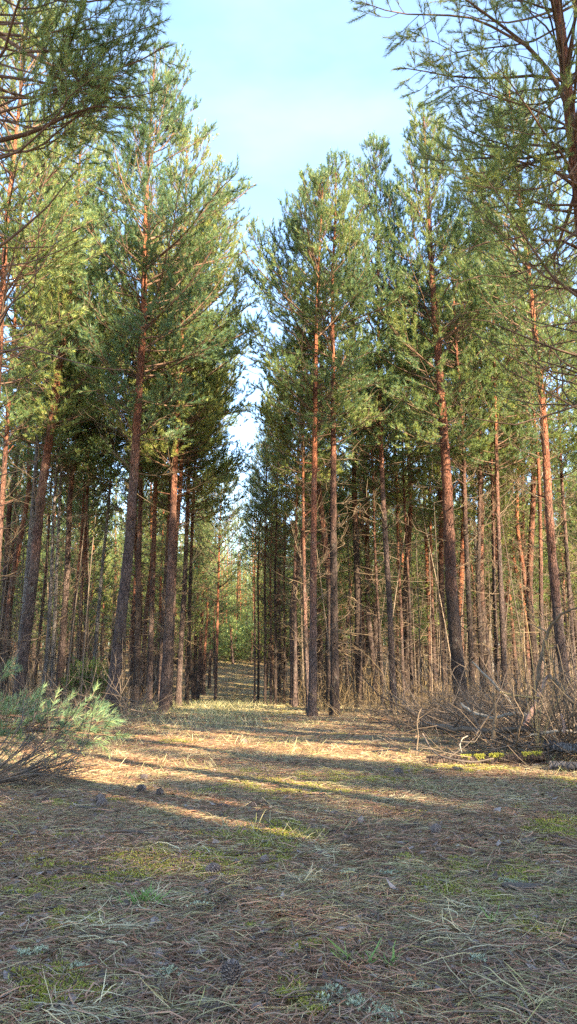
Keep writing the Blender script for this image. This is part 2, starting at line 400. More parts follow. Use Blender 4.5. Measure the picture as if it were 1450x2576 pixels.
def crown_mesh(name, rg, curve, H, zb, Lmax, per=16, nl=.07, nw=.006, tw_gap=.10, sh_gap=.062, mats=None, whorl=.33, lean=0.0):
    mb = MB(); z = zb; O = []; az = []; el = []; Ln = []
    while z < H - .35:
        tt = (z - zb) / (H - zb)
        prof = (0.62 + 1.1 * tt) if tt < .3 else (.95 * (1 - (tt - .3) / .7) ** .85 + .14)
        for i in range(rg.integers(4, 7)):
            zz = z + rg.uniform(-.10, .10)
            O.append(curve(zz)); az.append(rg.uniform(0, 2 * PI)); el.append(R(8 + 44 * tt + rg.normal(0, 9)))
            Ln.append(Lmax * prof * rg.uniform(.55, 1.15))
        z += whorl * rg.uniform(.8, 1.2)
    O = np.array(O); az = np.array(az); el = np.array(el); Ln = np.maximum(np.array(Ln), .25) * (1 + abs(lean) * np.maximum(np.cos(az) * np.sign(lean), -.3))
    P = branch_lines(O, az, el, Ln, 7, rg, .45, .10)
    foliage(mb, P, Ln, .005 + .007 * Ln, rg, per, nl, nw, tw_gap, sh_gap, start=.22, upb=.10 + .75 * np.clip((O[:, 2] - zb) / (H - zb), 0, 1) ** 1.5)
    # the leader and its candles
    tp = curve(H); a5 = rg.uniform(0, 2 * PI, 5)
    Oo = np.array([curve(H - x) for x in (.55, .45, .35, .25, .15)]); Dd = nrm(dirs(a5, np.full(5, R(62.)))); 
    Oo = np.concatenate([Oo, [curve(H - .3), curve(H - .12)]]); Dd = np.concatenate([Dd, [[0, 0, 1.], [0, 0, 1.]]])
    mb.needles(Oo, Dd, np.full(7, .28), per * 2, nl * .8, nw, 1, rg=rg)
    return mb.mesh(name, mats or [M_twig, M_need])

def dead_mesh(name, rg, curve, z0, z1, gap=.5, lmax=1.6, r=.011, mats=None, dens=1.0, sides=4):
    mb = MB(); z = z0; O = []; az = []; el = []; Ln = []
    while z < z1:
        f = (z - z0) / max(z1 - z0, .1)
        for i in range(rg.integers(2, 6)):
            if rg.random() > dens: continue
            O.append(curve(z + rg.uniform(-.06, .06))); az.append(rg.uniform(0, 2 * PI)); el.append(R(rg.normal(6 + 22 * f, 16)))
            Ln.append(lmax * rg.uniform(.12, 1.0) * (.55 + .45 * f))
        z += gap * rg.uniform(.7, 1.3)
    O = np.array(O); az = np.array(az); el = np.array(el); Ln = np.array(Ln)
    P = branch_lines(O, az, el, Ln, 7, rg, rg.uniform(.1, .5), .14)
    mb.tubes(P, (r * (.35 + .65 * Ln / lmax))[:, None] * np.linspace(1, .25, 7)[None], sides, 0)
    m = 8; s = rg.uniform(.2, 1, (len(P), m)); Q, T = along(P, s)
    keep = (rg.random((len(P), m)) < .85) & (Ln[:, None] > .35)
    D = nrm(T + rg.normal(0, .65, T.shape) + np.array([0, 0, .15])); l = rg.uniform(.12, .5, (len(P), m)) * (Ln[:, None] / lmax) ** .5
    Q = Q[keep]; D = D[keep]; l = l[keep]
    TP = np.stack([Q, Q + D * (l * .5)[:, None] + rg.normal(0, .02, Q.shape), Q + D * l[:, None] + rg.normal(0, .04, Q.shape) + np.array([0, 0, .04])], 1)
    mb.tubes(TP, np.array([[.0045, .0035, .0018]]) * np.ones((len(Q), 1)), 3, 0)
    return mb.mesh(name, mats or [M_dead])

def trunk_mesh(name, rg, curve, H, r0, sides=16, step=.10, m=None, rough=1.0, flare=.35):
    zs = np.concatenate([[-.25], np.arange(0, H, step), [H]]); n = len(zs)
    th = np.arange(sides) * 2 * PI / sides
    rr = r0 * (np.clip(1 - zs / H, 0, 1) ** .75 * .93 + .07) * (1 + flare * np.exp(-np.maximum(zs, 0) / .25)) 
    Cc = np.array([curve(max(z, 0)) for z in zs]); Cc[0, 2] = Cc[0, 2] - .25 if zs[0] < 0 else Cc[0, 2]
    sd = int(rg.integers(0, 9999))
    A = np.cos(th)[None]; B = np.sin(th)[None]
    lump = 1 + rough * (.16 * (vnoise(th[None] * 1.9 + 0 * zs[:, None], zs[:, None] * 5, sd) - .5) + .12 * (vnoise(A * 3 + B * 2 + 9, zs[:, None] * 14 + A * 2, sd + 3) - .5))
    wh = (np.abs(((zs + rg.uniform(0, .5)) % .55) - .275) < step * .6)
    lump = lump * (1 + .10 * wh[:, None] * (vnoise(A * 2 + 5, B * 2 + zs[:, None] * 9, sd + 5) > .5) * rough)
    # root flare fluting
    lump = lump + (.22 * np.exp(-np.maximum(zs, 0) / .18))[:, None] * np.sin(th[None] * 5 + sd)
    V = Cc[:, None, :] + np.stack([A * lump * rr[:, None], B * lump * rr[:, None], np.zeros_like(lump)], -1)
    V = V.reshape(-1, 3)
    q = np.arange(sides); I = np.arange(n - 1)[:, None] * sides
    Fs = np.stack([I + q, I + (q + 1) % sides, I + sides + (q + 1) % sides, I + sides + q], -1).reshape(-1, 4)
    mb = MB(); mb.add(V, Fs, 0, True)
    # a few broken stubs
    k = int(rg.integers(4, 10)); zz = rg.uniform(.8, H * .55, k); az = rg.uniform(0, 2 * PI, k)
    O = np.array([curve(z) for z in zz]); D = dirs(az, np.radians(rg.uniform(0, 45, k))); l = rg.uniform(.06, .25, k) + r0
    Pp = np.stack([O, O + D * (l * .6)[:, None], O + D * l[:, None]], 1)
    mb.tubes(Pp, np.array([[.018, .014, .009]]) * np.ones((k, 1)), 5, 0)
    return mb.mesh(name, [m or M_bark])

def curve_fn(zs, xs, ys):
    zs = np.array(zs); xs = np.array(xs); ys = np.array(ys)
    fz = np.linspace(zs[0], zs[-1], 90); k = np.hanning(13); k /= k.sum()
    def smooth(a):
        f = np.interp(fz, zs, a); p = np.concatenate([f[0] - (f[6:0:-1] - f[0]), f, f[-1] - (f[-2:-8:-1] - f[-1])])
        return np.convolve(p, k, 'valid')
    fx, fy = smooth(xs), smooth(ys)
    return lambda z: np.array([np.interp(z, fz, fx), np.interp(z, fz, fy), z])

def put(name, me, parent, loc=(0, 0, 0)):
    o = bpy.data.objects.new(name, me); C.collection.objects.link(o); o.parent = parent; o.location = loc; return o

placed = []     # (x, y) of every pine
def hero(pts, d, wpx, H, zb, label, Lmax=1.7, bark=None, seed=0, per=28, nl=.082, nw=.0095, dead=1.0, grp='pines along the edge of the ride', z_dead=1.2, sides=18):
    """a pine whose trunk goes through the given picture points at distance d"""
    H = H - (3.5 if pts[0][0] < 610 else 5.1) + {24: -.4, 21: -.5, 23: -.6, 28: 1.2, 29: 1.2, 30: 1.0, 31: 1.2, 33: 1.0, 34: 1.1, 35: .9, 26: .6, 27: .8}.get(seed, 0); zb = 5.0 + .45 * (zb - 8.5)
    rg = np.random.default_rng(seed + 1000)
    Q = [unproj(x, y, d) for x, y in pts]; Q.sort(key=lambda p: p[2])
    b0 = Q[0]; sl_ = (Q[1][0] - Q[0][0]) / (Q[1][2] - Q[0][2])
    gz = float(terrain(b0[0], d)); bx = b0[0] - (b0[2] - gz) * sl_ * .8
    gz = float(terrain(bx, d))
    zs = [0.] + [q[2] - gz for q in Q if q[2] - gz > .15]; xs = [0.] + [q[0] - bx for q in Q if q[2] - gz > .15]
    if zs[-1] < H:
        s = (xs[-1] - xs[-2]) / (zs[-1] - zs[-2]); dz = H - zs[-1]
        for f in (.5, 1.0):
            zs.append(zs[-1] + dz * .5); xs.append(xs[-1] + s * dz * .5 * .5 + rg.normal(0, .05))
    ph = rg.uniform(0, 6); ys = [.05 * math.sin(z * .7 + ph) * min(z / 3, 1) for z in zs]
    cv = curve_fn(zs, xs, ys)
    r0 = wpx / F * d * .5 * .87
    root = empty("pine_tree", (bx, d, gz), label, 'tree', grp)
    put("trunk", trunk_mesh("trunk", rg, cv, H, r0, sides, .08, bark or M_bark), root)
    if dead: put("dead_branchwork", dead_mesh("dead_branchwork", rg, cv, z_dead, zb + 1.2, .42, 1.7, .012, dens=dead), root)
    ln = 0
    if abs(bx - float(path_x(d))) < 3.2 and d < 32: ln = (-1 if bx > float(path_x(d)) else 1) * (.38 if d < 15 else .12)
    put("crown", crown_mesh("crown", rg, cv, H, zb, Lmax * 1.14, per, nl, nw, lean=ln), root)
    placed.append((bx, d)); return root

G_, D_ = M_bark_grey, M_bark_dark
# left of the ride
hero([(45,1764),(65,1589),(85,1439),(105,1239),(132,1063),(145,938),(162,853),(175,688)], 15.0, 33, 16.5, 9.0, 'thick leaning pine with sunlit reddish bark at the far left of the ride', 1.8, None, 1)
hero([(42,1740),(65,1489),(80,1289),(95,1088),(102,888),(117,688)], 16.6, 17, 16.0, 9.5, 'slender grey pine crossing behind the thick leaning pine', 1.4, G_, 2)
hero([(108,1740),(118,1664),(130,1489),(135,1289),(152,1038),(160,938)], 17.5, 12, 14.5, 9.5, 'thin grey pine, left one of a tight grey pair', 1.2, G_, 3)
hero([(131,1740),(133,1664),(142,1439),(150,1289),(162,1000),(166,900)], 17.9, 12, 15.0, 9.5, 'thin grey pine, right one of a tight grey pair', 1.2, G_, 4)
hero([(86,1740),(92,1664),(117,1439),(127,1264)], 21, 10, 15.0, 8.5, 'thin dark pine between the leaning pine and the grey pair', 1.3, D_, 5)
hero([(152,1700),(158,1600),(170,1439),(177,1239),(192,1113),(205,938),(213,840)], 18.0, 20, 16.5, 9.6, 'straight red-brown pine just right of the grey pair', 1.6, None, 6)
hero([(176,1664),(190,1500),(205,1339),(212,1200)], 23, 11, 15.5, 9.0, 'thin red pine behind the straight red-brown pine', 1.4, None, 7)
hero([(194,1720),(207,1464),(220,1239),(230,1088),(240,950)], 21, 12, 16, 9.4, 'thin orange-red pine rising above the small green bush', 1.4, None, 8)
hero([(228,1750),(240,1640),(255,1439),(275,1264),(285,1088)], 19, 11, 14.5, 9.0, 'thin grey pine between the green bush and the thick mottled pine', 1.3, G_, 9)
hero([(278,1784),(300,1589),(320,1414),(332,1239),(340,1138),(345,1038),(357,888),(362,800)], 14.0, 34, 17.0, 8.9, 'thick mottled pine with orange upper trunk, nearest on the left edge', 2.0, None, 10, 24)
hero([(340,1740),(345,1664),(348,1439),(352,1339),(356,1150)], 17.5, 18, 15.5, 9.0, 'dark pine just right of the thick mottled pine', 1.5, D_, 11)
hero([(375,1740),(377,1664),(385,1439),(391,1239),(396,1038)], 18.5, 17, 16, 9.2, 'brown pine midway between the mottled pine and the red pair', 1.6, None, 12)
hero([(402,1720),(415,1489),(425,1289),(430,1150)], 20.5, 16, 16, 9.2, 'bright orange sunlit pine left behind the red pair', 1.5, None, 13)
hero([(412,1762),(425,1539),(432,1339),(436,1239),(440,1138),(452,988),(458,850)], 15.6, 25, 16.5, 8.4, 'red pine with a stubby knot low down, front one of the red pair', 2.0, None, 14, 24)
hero([(425,1740),(442,1339),(452,1239),(458,1100)], 17.6, 17, 15.5, 8.8, 'darker red pine tight behind the front one of the red pair', 1.6, None, 15)
hero([(450,1720),(456,1600),(465,1464),(472,1264),(476,1150)], 19.6, 16, 15.5, 8.0, 'pine with pale sunlit bark and side stubs right of the red pair', 1.8, None, 16)
hero([(470,1750),(474,1650),(477,1489),(482,1339)], 22, 12, 15, 8.0, 'slim dark pine right of the pale sunlit one', 1.8, D_, 17)
hero([(542,1720),(545,1620),(548,1480)], 36, 9, 15, 6.0, 'lone far pine at the left rim of the distant ride', 2.2, None, 18, 12, .08, .01)
hero([(4,1300),(22,988),(37,788),(44,690)], 14.5, 19, 16, 9.2, 'red pine rising along the left border, its foot out of the picture', 1.6, None, 19)
hero([(-25,1250),(-6,1000),(6,800),(14,650),(18,560)], 10.5, 28, 15.5, 8.2, 'stout orange pine partly cut by the left border', 1.9, None, 20, 26)
# right of the ride
hero([(785,1780),(787,1589),(788,1339),(790,1188),(792,988),(795,780)], 14.0, 23, 16.4, 8.6, 'pine with pale sunlit patch, left of the two pines nearest the path on the right', 1.5, None, 21, 24)
hero([(776,1770),(770,1650),(765,1489),(762,1289),(762,1180)], 15.5, 13, 13.0, 7.6, 'thin lit pine close behind the left one of the two nearest right pines', 1.2, None, 22)
hero([(842,1780),(840,1589),(839,1439),(838,1339),(838,1138),(837,988),(835,688)], 14.2, 24, 16.9, 8.8, 'straight dark pine, right of the two pines nearest the path', 1.6, D_, 23, 24)
hero([(988,1730),(985,1680),(980,1539),(970,1389),(962,1264),(955,1038),(952,838),(949,600),(941,380)], 15.5, 18, 18.2, 9.2, 'tall sinuous pine with orange and silver bark in the middle right', 1.7, None, 24, 24)
hero([(960,1720),(957,1650),(945,1439),(940,1339),(938,1200)], 19, 10, 14, 9.0, 'thin dark pine just left of the sinuous pine', 1.2, D_, 25)
hero([(1013,1720),(1008,1550),(1000,1389),(997,1250)], 21, 10, 15.5, 9.0, 'thin red pine right of the sinuous pine', 1.3, None, 26)
hero([(1035,1720),(1030,1550),(1020,1339),(1014,1200)], 20, 10, 15.5, 9.0, 'thin brown pine second to the right of the sinuous pine', 1.3, D_, 27)
hero([(1092,1700),(1089,1600),(1085,1489),(1082,1300)], 25, 11, 16, 9.0, 'slim pale sunlit pine left of the broad dark pine', 1.4, None, 28)
hero([(1160,1760),(1150,1660),(1135,1489),(1127,1289),(1119,1150),(1107,988)], 14.5, 38, 16.5, 8.6, 'broad dark pine, the thickest trunk on the right side', 1.9, D_, 29, 24)
hero([(1187,1730),(1182,1600),(1175,1430),(1170,1289),(1164,1100)], 16.5, 17, 15.5, 9.0, 'dark pine standing right behind the broad dark pine', 1.5, D_, 30)
hero([(1212,1720),(1206,1600),(1200,1489),(1206,1289),(1208,1150)], 17.5, 15, 15.0, 9.0, 'crooked dark pine two right of the broad dark pine', 1.5, D_, 31)
hero([(1251,1700),(1247,1600),(1243,1489),(1238,1250)], 18.5, 13, 15.5, 9.0, 'blackish pine tight left of the red-brown one', 1.4, D_, 32)
hero([(1268,1720),(1262,1550),(1257,1400),(1252,1289),(1246,1100)], 16.8, 16, 16.0, 9.2, 'red-brown pine midway between the broad dark and the right border pine', 1.5, None, 33)
hero([(1362,1700),(1361,1539),(1357,1289),(1350,1138),(1330,938)], 17.5, 14, 16.2, 9.4, 'thin pine with bright sunlit edge left of the right border pine', 1.4, None, 34)
hero([(1425,1740),(1412,1660),(1395,1489),(1381,1289),(1374,1138),(1360,963),(1345,853),(1335,760)], 13.5, 29, 16.8, 9.4, 'large leaning red pine near the right border', 1.7, None, 35, 24)
hero([(1424,1400),(1412,1200),(1397,888),(1390,740)], 18.5, 14, 16.5, 9.8, 'thin red pine high behind the leaning right border pine', 1.4, None, 36)
for k, (x, dd, wp, bk) in enumerate([(650, 27, 7, D_), (667, 24, 8, D_), (681, 26, 7, None), (693, 23.5, 9, D_), (704, 29, 7, D_), (715, 25, 7, D_), (742, 19.5, 11, None), (641, 33, 6, None)]):
    hero([(x - 1, 1745), (x, 1600), (x - 2, 1450), (x + 1, 1350)], dd, wp, 14.5 + (k % 3) * .6, 7.6, ('far slim pine in the dark row right of the path, %s' % ['first from the path', 'second from the path', 'third from the path', 'fourth from the path', 'fifth from the path', 'sixth from the path', 'nearest and reddish', 'farthest, thin and sunlit'][k]), 1.0, bk, 50 + k, 12, .08, .009, grp='slim pines beside the path')

# near pines whose trunks stand just outside the picture, their boughs hanging into it
_r = np.random.default_rng(88)
def more_limbs(n, start, box, d0, r, leaf):
    out_ = []
    for i in range(n):
        sx, sy = start[0] + _r.uniform(-15, 25), _r.uniform(*start[1]); tx, ty = _r.uniform(*box[0]), _r.uniform(*box[1])
        ty = .55 * ty + .45 * (sy + _r.uniform(-120, 60)); pts = [(sx, sy)]
        for f in (.3, .6, .85, 1.0): pts.append((sx + (tx - sx) * f + _r.normal(0, 12), sy + (ty - sy) * f + _r.normal(0, 14) + 40 * math.sin(f * PI)))
        out_.append((d0 + _r.uniform(-.6, .6), pts, _r.uniform(-.9, .3), r * _r.uniform(.7, 1.2), leaf, .3))
    return out_
def near_pine(x, y, H, r0, zb, Lmax, label, limbs, seed, ztop_gen=None):
    rg = np.random.default_rng(seed); gz = float(terrain(x, y))
    cv = curve_fn([0, 4, 8, H], [0, .05, -.03, .05], [0, .02, .06, 0])
    root = empty("pine_tree", (x, y, gz), label, 'tree', 'near pines framing the picture')
    put("trunk", trunk_mesh("trunk", rg, cv, H, r0, 20, .07, M_bark), root)
    put("dead_branchwork", dead_mesh("dead_branchwork", rg, cv, 2.6, zb + 1.5, .30, 2.3, .014, dens=1.0, sides=5), root)
    mb = MB(); z = zb; O = []; az = []; el = []; Ln = []
    while z < H - .4:
        tt = (z - zb) / (H - zb)
        for i in range(5):
            O.append(cv(z + rg.uniform(-.1, .1))); az.append(rg.uniform(0, 2 * PI)); el.append(R(5 + 45 * tt + rg.normal(0, 9)))
            Ln.append(Lmax * (1 - .85 * tt) * rg.uniform(.55, 1.1))
        z += .42
    O = np.array(O); az = np.array(az); el = np.array(el); Ln = np.array(Ln)
    P = branch_lines(O, az, el, Ln, 8, rg, .4, .17)
    foliage(mb, P, Ln, .005 + .007 * Ln, rg, 60, .062, .0042, .12, .085, start=.40, shl=(.10, .18))
    for li in limbs:
        dd = li[0]; pts = np.array([unproj(px, py, dd + li[2] * i / len(li[1])) for i, (px, py) in enumerate(li[1])]) - np.array([x, y, gz])
        cl = np.concatenate([[0], np.cumsum(np.linalg.norm(np.diff(pts, axis=0), axis=1))]); s = np.linspace(0, cl[-1], 9)
        PP = np.stack([np.interp(s, cl, pts[:, j]) for j in range(3)], -1)[None]
        if li[4]: foliage(mb, PP, np.array([cl[-1]]), np.array([li[3]]), rg, 60, .062, .0042, li[6] if len(li) > 6 else .085, .075, start=li[5], upb=.05, sub=.42, shl=(.10, .18))
        else: mb.tubes(PP, li[3] * np.linspace(1, .2, 9)[None], 5, 0)
    me = mb.mesh("crown", [M_twig, M_need]); put("crown", me, root)
    placed.append((x, y)); return root
near_pine(2.95, 7.0, 11.5, .105, 5.6, 2.4, 'near pine on the right, its dark boughs cutting the upper right sky', [
    (7.0, [(1452, 330), (1390, 190), (1330, 120), (1240, 50), (1170, 0), (1100, -60)], -.8, .030, 1, .35),
    (7.0, [(1440, 210), (1350, 190), (1250, 198), (1140, 195), (1080, 182), (1015, 172)], -.5, .020, 1, .45, .10),
    (6.6, [(1330, 120), (1200, 48), (1115, 38), (1030, 38), (960, 25), (915, 8)], -.3, .016, 1, .55, .10),
    (6.9, [(1420, 60), (1330, 110), (1220, 122), (1130, 135), (1080, 95), (1050, 88)], -.4, .013, 1, .4),
    (6.8, [(1450, 330), (1330, 270), (1230, 240), (1150, 212), (1090, 232)], -.6, .014, 1, .4),
    (7.2, [(1455, 480), (1380, 420), (1290, 370), (1200, 345), (1140, 300)], -.5, .016, 1, .3),
    (7.0, [(1460, 600), (1380, 560), (1300, 600), (1220, 610), (1140, 640)], -.7, .015, 1, .4),
    (6.8, [(1470, 760), (1390, 700), (1320, 600), (1260, 500), (1200, 420)], -.4, .016, 0),
    (6.6, [(1470, 900), (1400, 880), (1300, 840), (1210, 800), (1150, 810)], -.4, .013, 0),
    (6.9, [(1470, 560), (1380, 650), (1290, 700), (1200, 690), (1120, 730)], -.8, .013, 0),
    (6.5, [(1480, 1010), (1390, 1040), (1290, 1070), (1180, 1050), (1120, 980)], -.2, .012, 0),
] + more_limbs(19, (1460, (120, 760)), ((1130, 1400), (120, 680)), 7.0, .013, 1) + more_limbs(16, (1475, (450, 1100)), ((1080, 1380), (520, 1080)), 6.9, .009, 0), 301)
near_pine(-3.35, 6.2, 11.0, .10, 5.6, 2.2, 'near pine on the left, its dark boughs hanging into the upper left sky', [
    (6.2, [(-30, 70), (60, 130), (140, 175), (230, 188), (320, 170), (415, 118)], -.4, .024, 1, .35),
    (6.2, [(-30, 360), (80, 335), (170, 290), (240, 268), (330, 272)], -.5, .026, 1, .40),
    (6.0, [(60, 130), (160, 130), (250, 120), (330, 80), (400, 62)], -.4, .014, 1, .35),
    (6.0, [(-20, 190), (100, 205), (220, 240), (320, 250), (410, 225)], -.4, .016, 1, .35),
    (6.3, [(-30, -40), (80, -10), (200, 10), (300, -10), (385, 10)], -.3, .018, 1, .3),
    (6.3, [(-30, 640), (40, 590), (120, 520), (190, 430)], -.3, .016, 0),
    (6.3, [(-30, 900), (60, 870), (150, 900), (260, 930), (340, 930)], -.3, .012, 0),
] + more_limbs(17, (-30, (-40, 420)), ((180, 390), (-30, 290)), 6.2, .013, 1) + more_limbs(9, (-30, (200, 900)), ((100, 340), (250, 900)), 6.2, .009, 0), 302)

# forest behind: variants built once, then copied tree by tree
variants = []
for i in range(9):
    rg = np.random.default_rng(700 + i); H = 11.6 + (i % 3) * .6
    a, b_ = rg.normal(0, .12, 2), rg.normal(0, .12, 2)
    cv = curve_fn([0, 3, 6, 9, H], [0, a[0], a[1], a[0] * .5, 0], [0, b_[0], b_[1], b_[0] * .5, 0])
    bk = [M_bark, D_, M_bark, G_, M_bark, D_, M_bark, M_bark, D_][i]
    zb = 5.1 + (i % 4) * .4 if i < 6 else 2.4 + .6 * (i - 6)
    variants.append((trunk_mesh("trunk", rg, cv, H, .088 + .014 * (i % 3), 10, .22, bk, .8),
                     dead_mesh("dead_branchwork", rg, cv, .8, zb + 1, .36, 1.7, .012, dens=1.0, sides=3),
                     crown_mesh("crown", rg, cv, H, zb, 1.25 + .1 * (i % 3), 18, .10, .013, .12, .09)))
protos = {}
def forest_pine(x, y, v, rot, sc, label, grp, tilt=(0, 0)):
    gz = float(terrain(x, y))
    root = empty("pine_tree", (x, y, gz - .03), label, 'tree', grp); root.rotation_euler = (tilt[0], tilt[1], rot); root.scale = (sc, sc, sc)
    for nme, me in zip(("trunk", "dead_branchwork", "crown"), variants[v]):
        if not (y < 5 and nme == "dead_branchwork"): put(nme, me, root)
    placed.append((x, y)); return root

def in_view(x, y, pad=.0): return y > 0 and abs(x) < .385 * y + pad
cand = []
rg = np.random.default_rng(5)
for yy in np.arange(16.5, 150, 1.95):
    for xx in np.arange(-75, 75, 1.95):
        x = xx + rg.normal(0, .45); y = yy + rg.normal(0, .5)
        off = x - float(path_x(y))
        if -(2.3 - 1.0 * min(max((y - 14) / 28, 0), 1)) < off < (1.7 - .7 * min(max((y - 14) / 28, 0), 1) + .55 * (y > 25)) and y < 66: continue
        if not in_view(x, y, 2.5): continue
        cand.append((x, y))
near = [c for c in cand if c[1] < 62]; far = [c for c in cand if c[1] >= 62]
near.sort(key=lambda c: c[1])
n_ind = 0; rest = []
LIM = 215
for (x, y) in near:
    if min((x - a) ** 2 + (y - b_) ** 2 for a, b_ in placed) < (1.15 if y < 26 else 1.25) ** 2: continue
    if n_ind >= LIM: rest.append((x, y)); continue
    if y <= 25 and rg.random() < .06: continue
    if y > 25 and abs(x - float(path_x(y))) > 3.2 and fbm(x * .17, y * .17, 91, 2) > .54 and rg.random() < .7: continue
    side = 'left' if x < float(path_x(y)) else 'right'
    dist = 'in the front ranks' if y < 24 else ('in the middle ranks' if y < 34 else 'deep in the wood')
    if y < 24: lb = 'slim pine crowded among others %s of the ride, just behind the edge trees' % side
    elif y < 34: lb = 'thin pine in the middle of the wood %s of the ride' % side
    else: lb = 'small far pine deep in the wood %s of the ride' % side
    v = int(rg.integers(0, 6)) if y < 24 or rg.random() < .45 else int(rg.integers(6, 9))
    forest_pine(x, y, v, rg.uniform(0, 6.28), rg.uniform(.86, 1.06) * (.88 if abs(x - float(path_x(y))) < 3.2 and y > 18 else 1), lb, 'pines crowded %s of the ride %s' % (side, dist), (rg.normal(0, .02), rg.normal(0, .02)))
    n_ind += 1
print('individual pines', n_ind, 'rest', len(rest), 'far', len(far))

# the far wood: one mass of small trees
mb = MB(); rg = np.random.default_rng(77)
allfar = rest + [c for c in far if rg.random() < .75]
n = len(allfar); XY = np.array(allfar); zt = terrain(XY[:, 0], XY[:, 1])
XS = np.column_stack([rg.uniform(-7, 7, 110), rg.uniform(64, 80, 110)]); XS[:, 0] += path_x(XS[:, 1]); XY = np.concatenate([XY, XS]); n = len(XY); zt = terrain(XY[:, 0], XY[:, 1])
Hh = np.concatenate([rg.uniform(10.5, 13.0, n - 110), rg.uniform(2.0, 7.5, 110)]); lean = rg.normal(0, .25, (n, 2))
P0 = np.column_stack([XY, zt - .1]); P1 = np.column_stack([XY + lean * .5, zt + Hh * .5]); P2 = np.column_stack([XY + lean, zt + Hh])
mb.tubes(np.stack([P0, P1, P2], 1), np.array([[.11, .08, .02]]) * rg.uniform(.7, 1.2, (n, 1)), 5, 0)
S = 420
tt = rg.uniform(0, 1, (n, S)) ** 1.15; az = rg.uniform(0, 2 * PI, (n, S))
rad = (1.7 * (1 - tt) ** .7 + .12) * np.sqrt(rg.uniform(.08, 1, (n, S)))
lowf = np.where(np.abs(XY[:, 0] - path_x(XY[:, 1])) < 9, .10, .14)[:, None] * (Hh[:, None] > 8); zc = lowf + (1 - lowf) * tt
O = np.stack([XY[:, None, 0] + lean[:, None, 0] * zc + rad * np.cos(az), XY[:, None, 1] + lean[:, None, 1] * zc + rad * np.sin(az), zt[:, None] + Hh[:, None] * zc + rad * .25], -1).reshape(-1, 3)
D = dirs(az.ravel(), np.radians(rg.uniform(10, 70, n * S))); 
mb.needles(O, D, np.full(len(O), .28), 5, .17, .035, 1, spread=(20, 60), rg=rg)
kb = 26; f = rg.uniform(.08, .55, (n, kb)); a2 = rg.uniform(0, 2 * PI, (n, kb)); l2 = rg.uniform(.4, 1.7, (n, kb))
Q = np.stack([XY[:, None, 0] + lean[:, None, 0] * f, XY[:, None, 1] + lean[:, None, 1] * f, zt[:, None] + Hh[:, None] * f], -1).reshape(-1, 3)
Dd = dirs(a2.ravel(), np.radians(rg.uniform(-10, 35, n * kb))); 
mb.tubes(np.stack([Q, Q + Dd * l2.reshape(-1, 1)], 1), np.array([[.013, .006]]) * np.ones((len(Q), 1)), 3, 2)
fw = mb.obj("far_woods", [M_bark, M_need, M_dead]); tag(fw, 'mass of distant pines closing off the end of the ride', 'woods', kind='stuff')

# pines behind and beside the camera, which shade the foreground
rg = np.random.default_rng(19)
behind = []
for (yw, x0, x1, st) in [(-1.7, 4.5, 23, 1.7), (-11.4, 7.5, 22, 1.2), (-12.4, 8, 25, 1.2), (-13.4, 8, 25, 1.2), (-14.6, 8.5, 25, 1.3), (-15.9, 9, 26, 1.5)]:
    for xx in np.arange(x0, x1, st): behind.append((xx + rg.normal(0, .3), yw + rg.normal(0, .35)))
behind += [(5.2, 4.6), (7.0, 2.5), (8.7, .6), (2.6, 1.2), (1.9, -.7), (6.3, 3.3), (7.9, 1.6), (3.4, .2), (4.8, -1.3), (9.0, 3.6)]
nb = 0
SHADE_SKIP = []
for i, (x, y) in enumerate(behind):
    if min((x - a) ** 2 + (y - b_) ** 2 for a, b_ in placed) < .9 ** 2: continue
    if i in SHADE_SKIP: continue
    DEAD_OFF = True
    forest_pine(x, y, int(rg.integers(0, 6)), rg.uniform(0, 6.28), (1.02 if y > -11.9 else rg.uniform(1.10, 1.17)) if y < -5 else 1.25, 'pine standing outside the picture that shades the foreground', 'pines outside the picture')
    nb += 1
print('shade pines', nb)

# ------------------------------------------------------------------ undergrowth of the wood
def scatter_wood(n, y0, y1, rg, off0=2.2, pw=1.0):
    y = y0 * (y1 / y0) ** (rg.random(n) ** pw); x = rg.uniform(-.44, .44, n) * y + rg.normal(0, .3, n)
    off = x - path_x(y); k = (off < -off0) | (off > off0 * .75)
    x, y = x[k], y[k]; return x, y, terrain(x, y)
rg = np.random.default_rng(501); mb = MB()
x, y, z = scatter_wood(5200, 13.6, 52, rg); n = len(x)
h = (rg.gamma(2.0, .26, n) + .12) * np.clip((y - 11) / 9, .45, 1); az = rg.uniform(0, 2 * PI, n); el = np.radians(rg.normal(62, 24, n))
P = branch_lines(np.column_stack([x, y, z - .02]), az, el, h, 5, rg, .0, .26)
mb.tubes(P, (.0035 + .0045 * h)[:, None] * np.linspace(1, .4, 5)[None], 3, 0)
m = 5; s_ = rg.uniform(.25, 1, (n, m)); Q, T = along(P, s_); D = nrm(T + rg.normal(0, .7, T.shape)); l = rg.uniform(.1, .5, (n, m)) * h[:, None] * .6
Q = Q.reshape(-1, 3); D = D.reshape(-1, 3); l = l.reshape(-1)
mb.tubes(np.stack([Q, Q + D * l[:, None]], 1), np.array([[.0035, .002]]) * np.ones((len(Q), 1)), 3, 0)
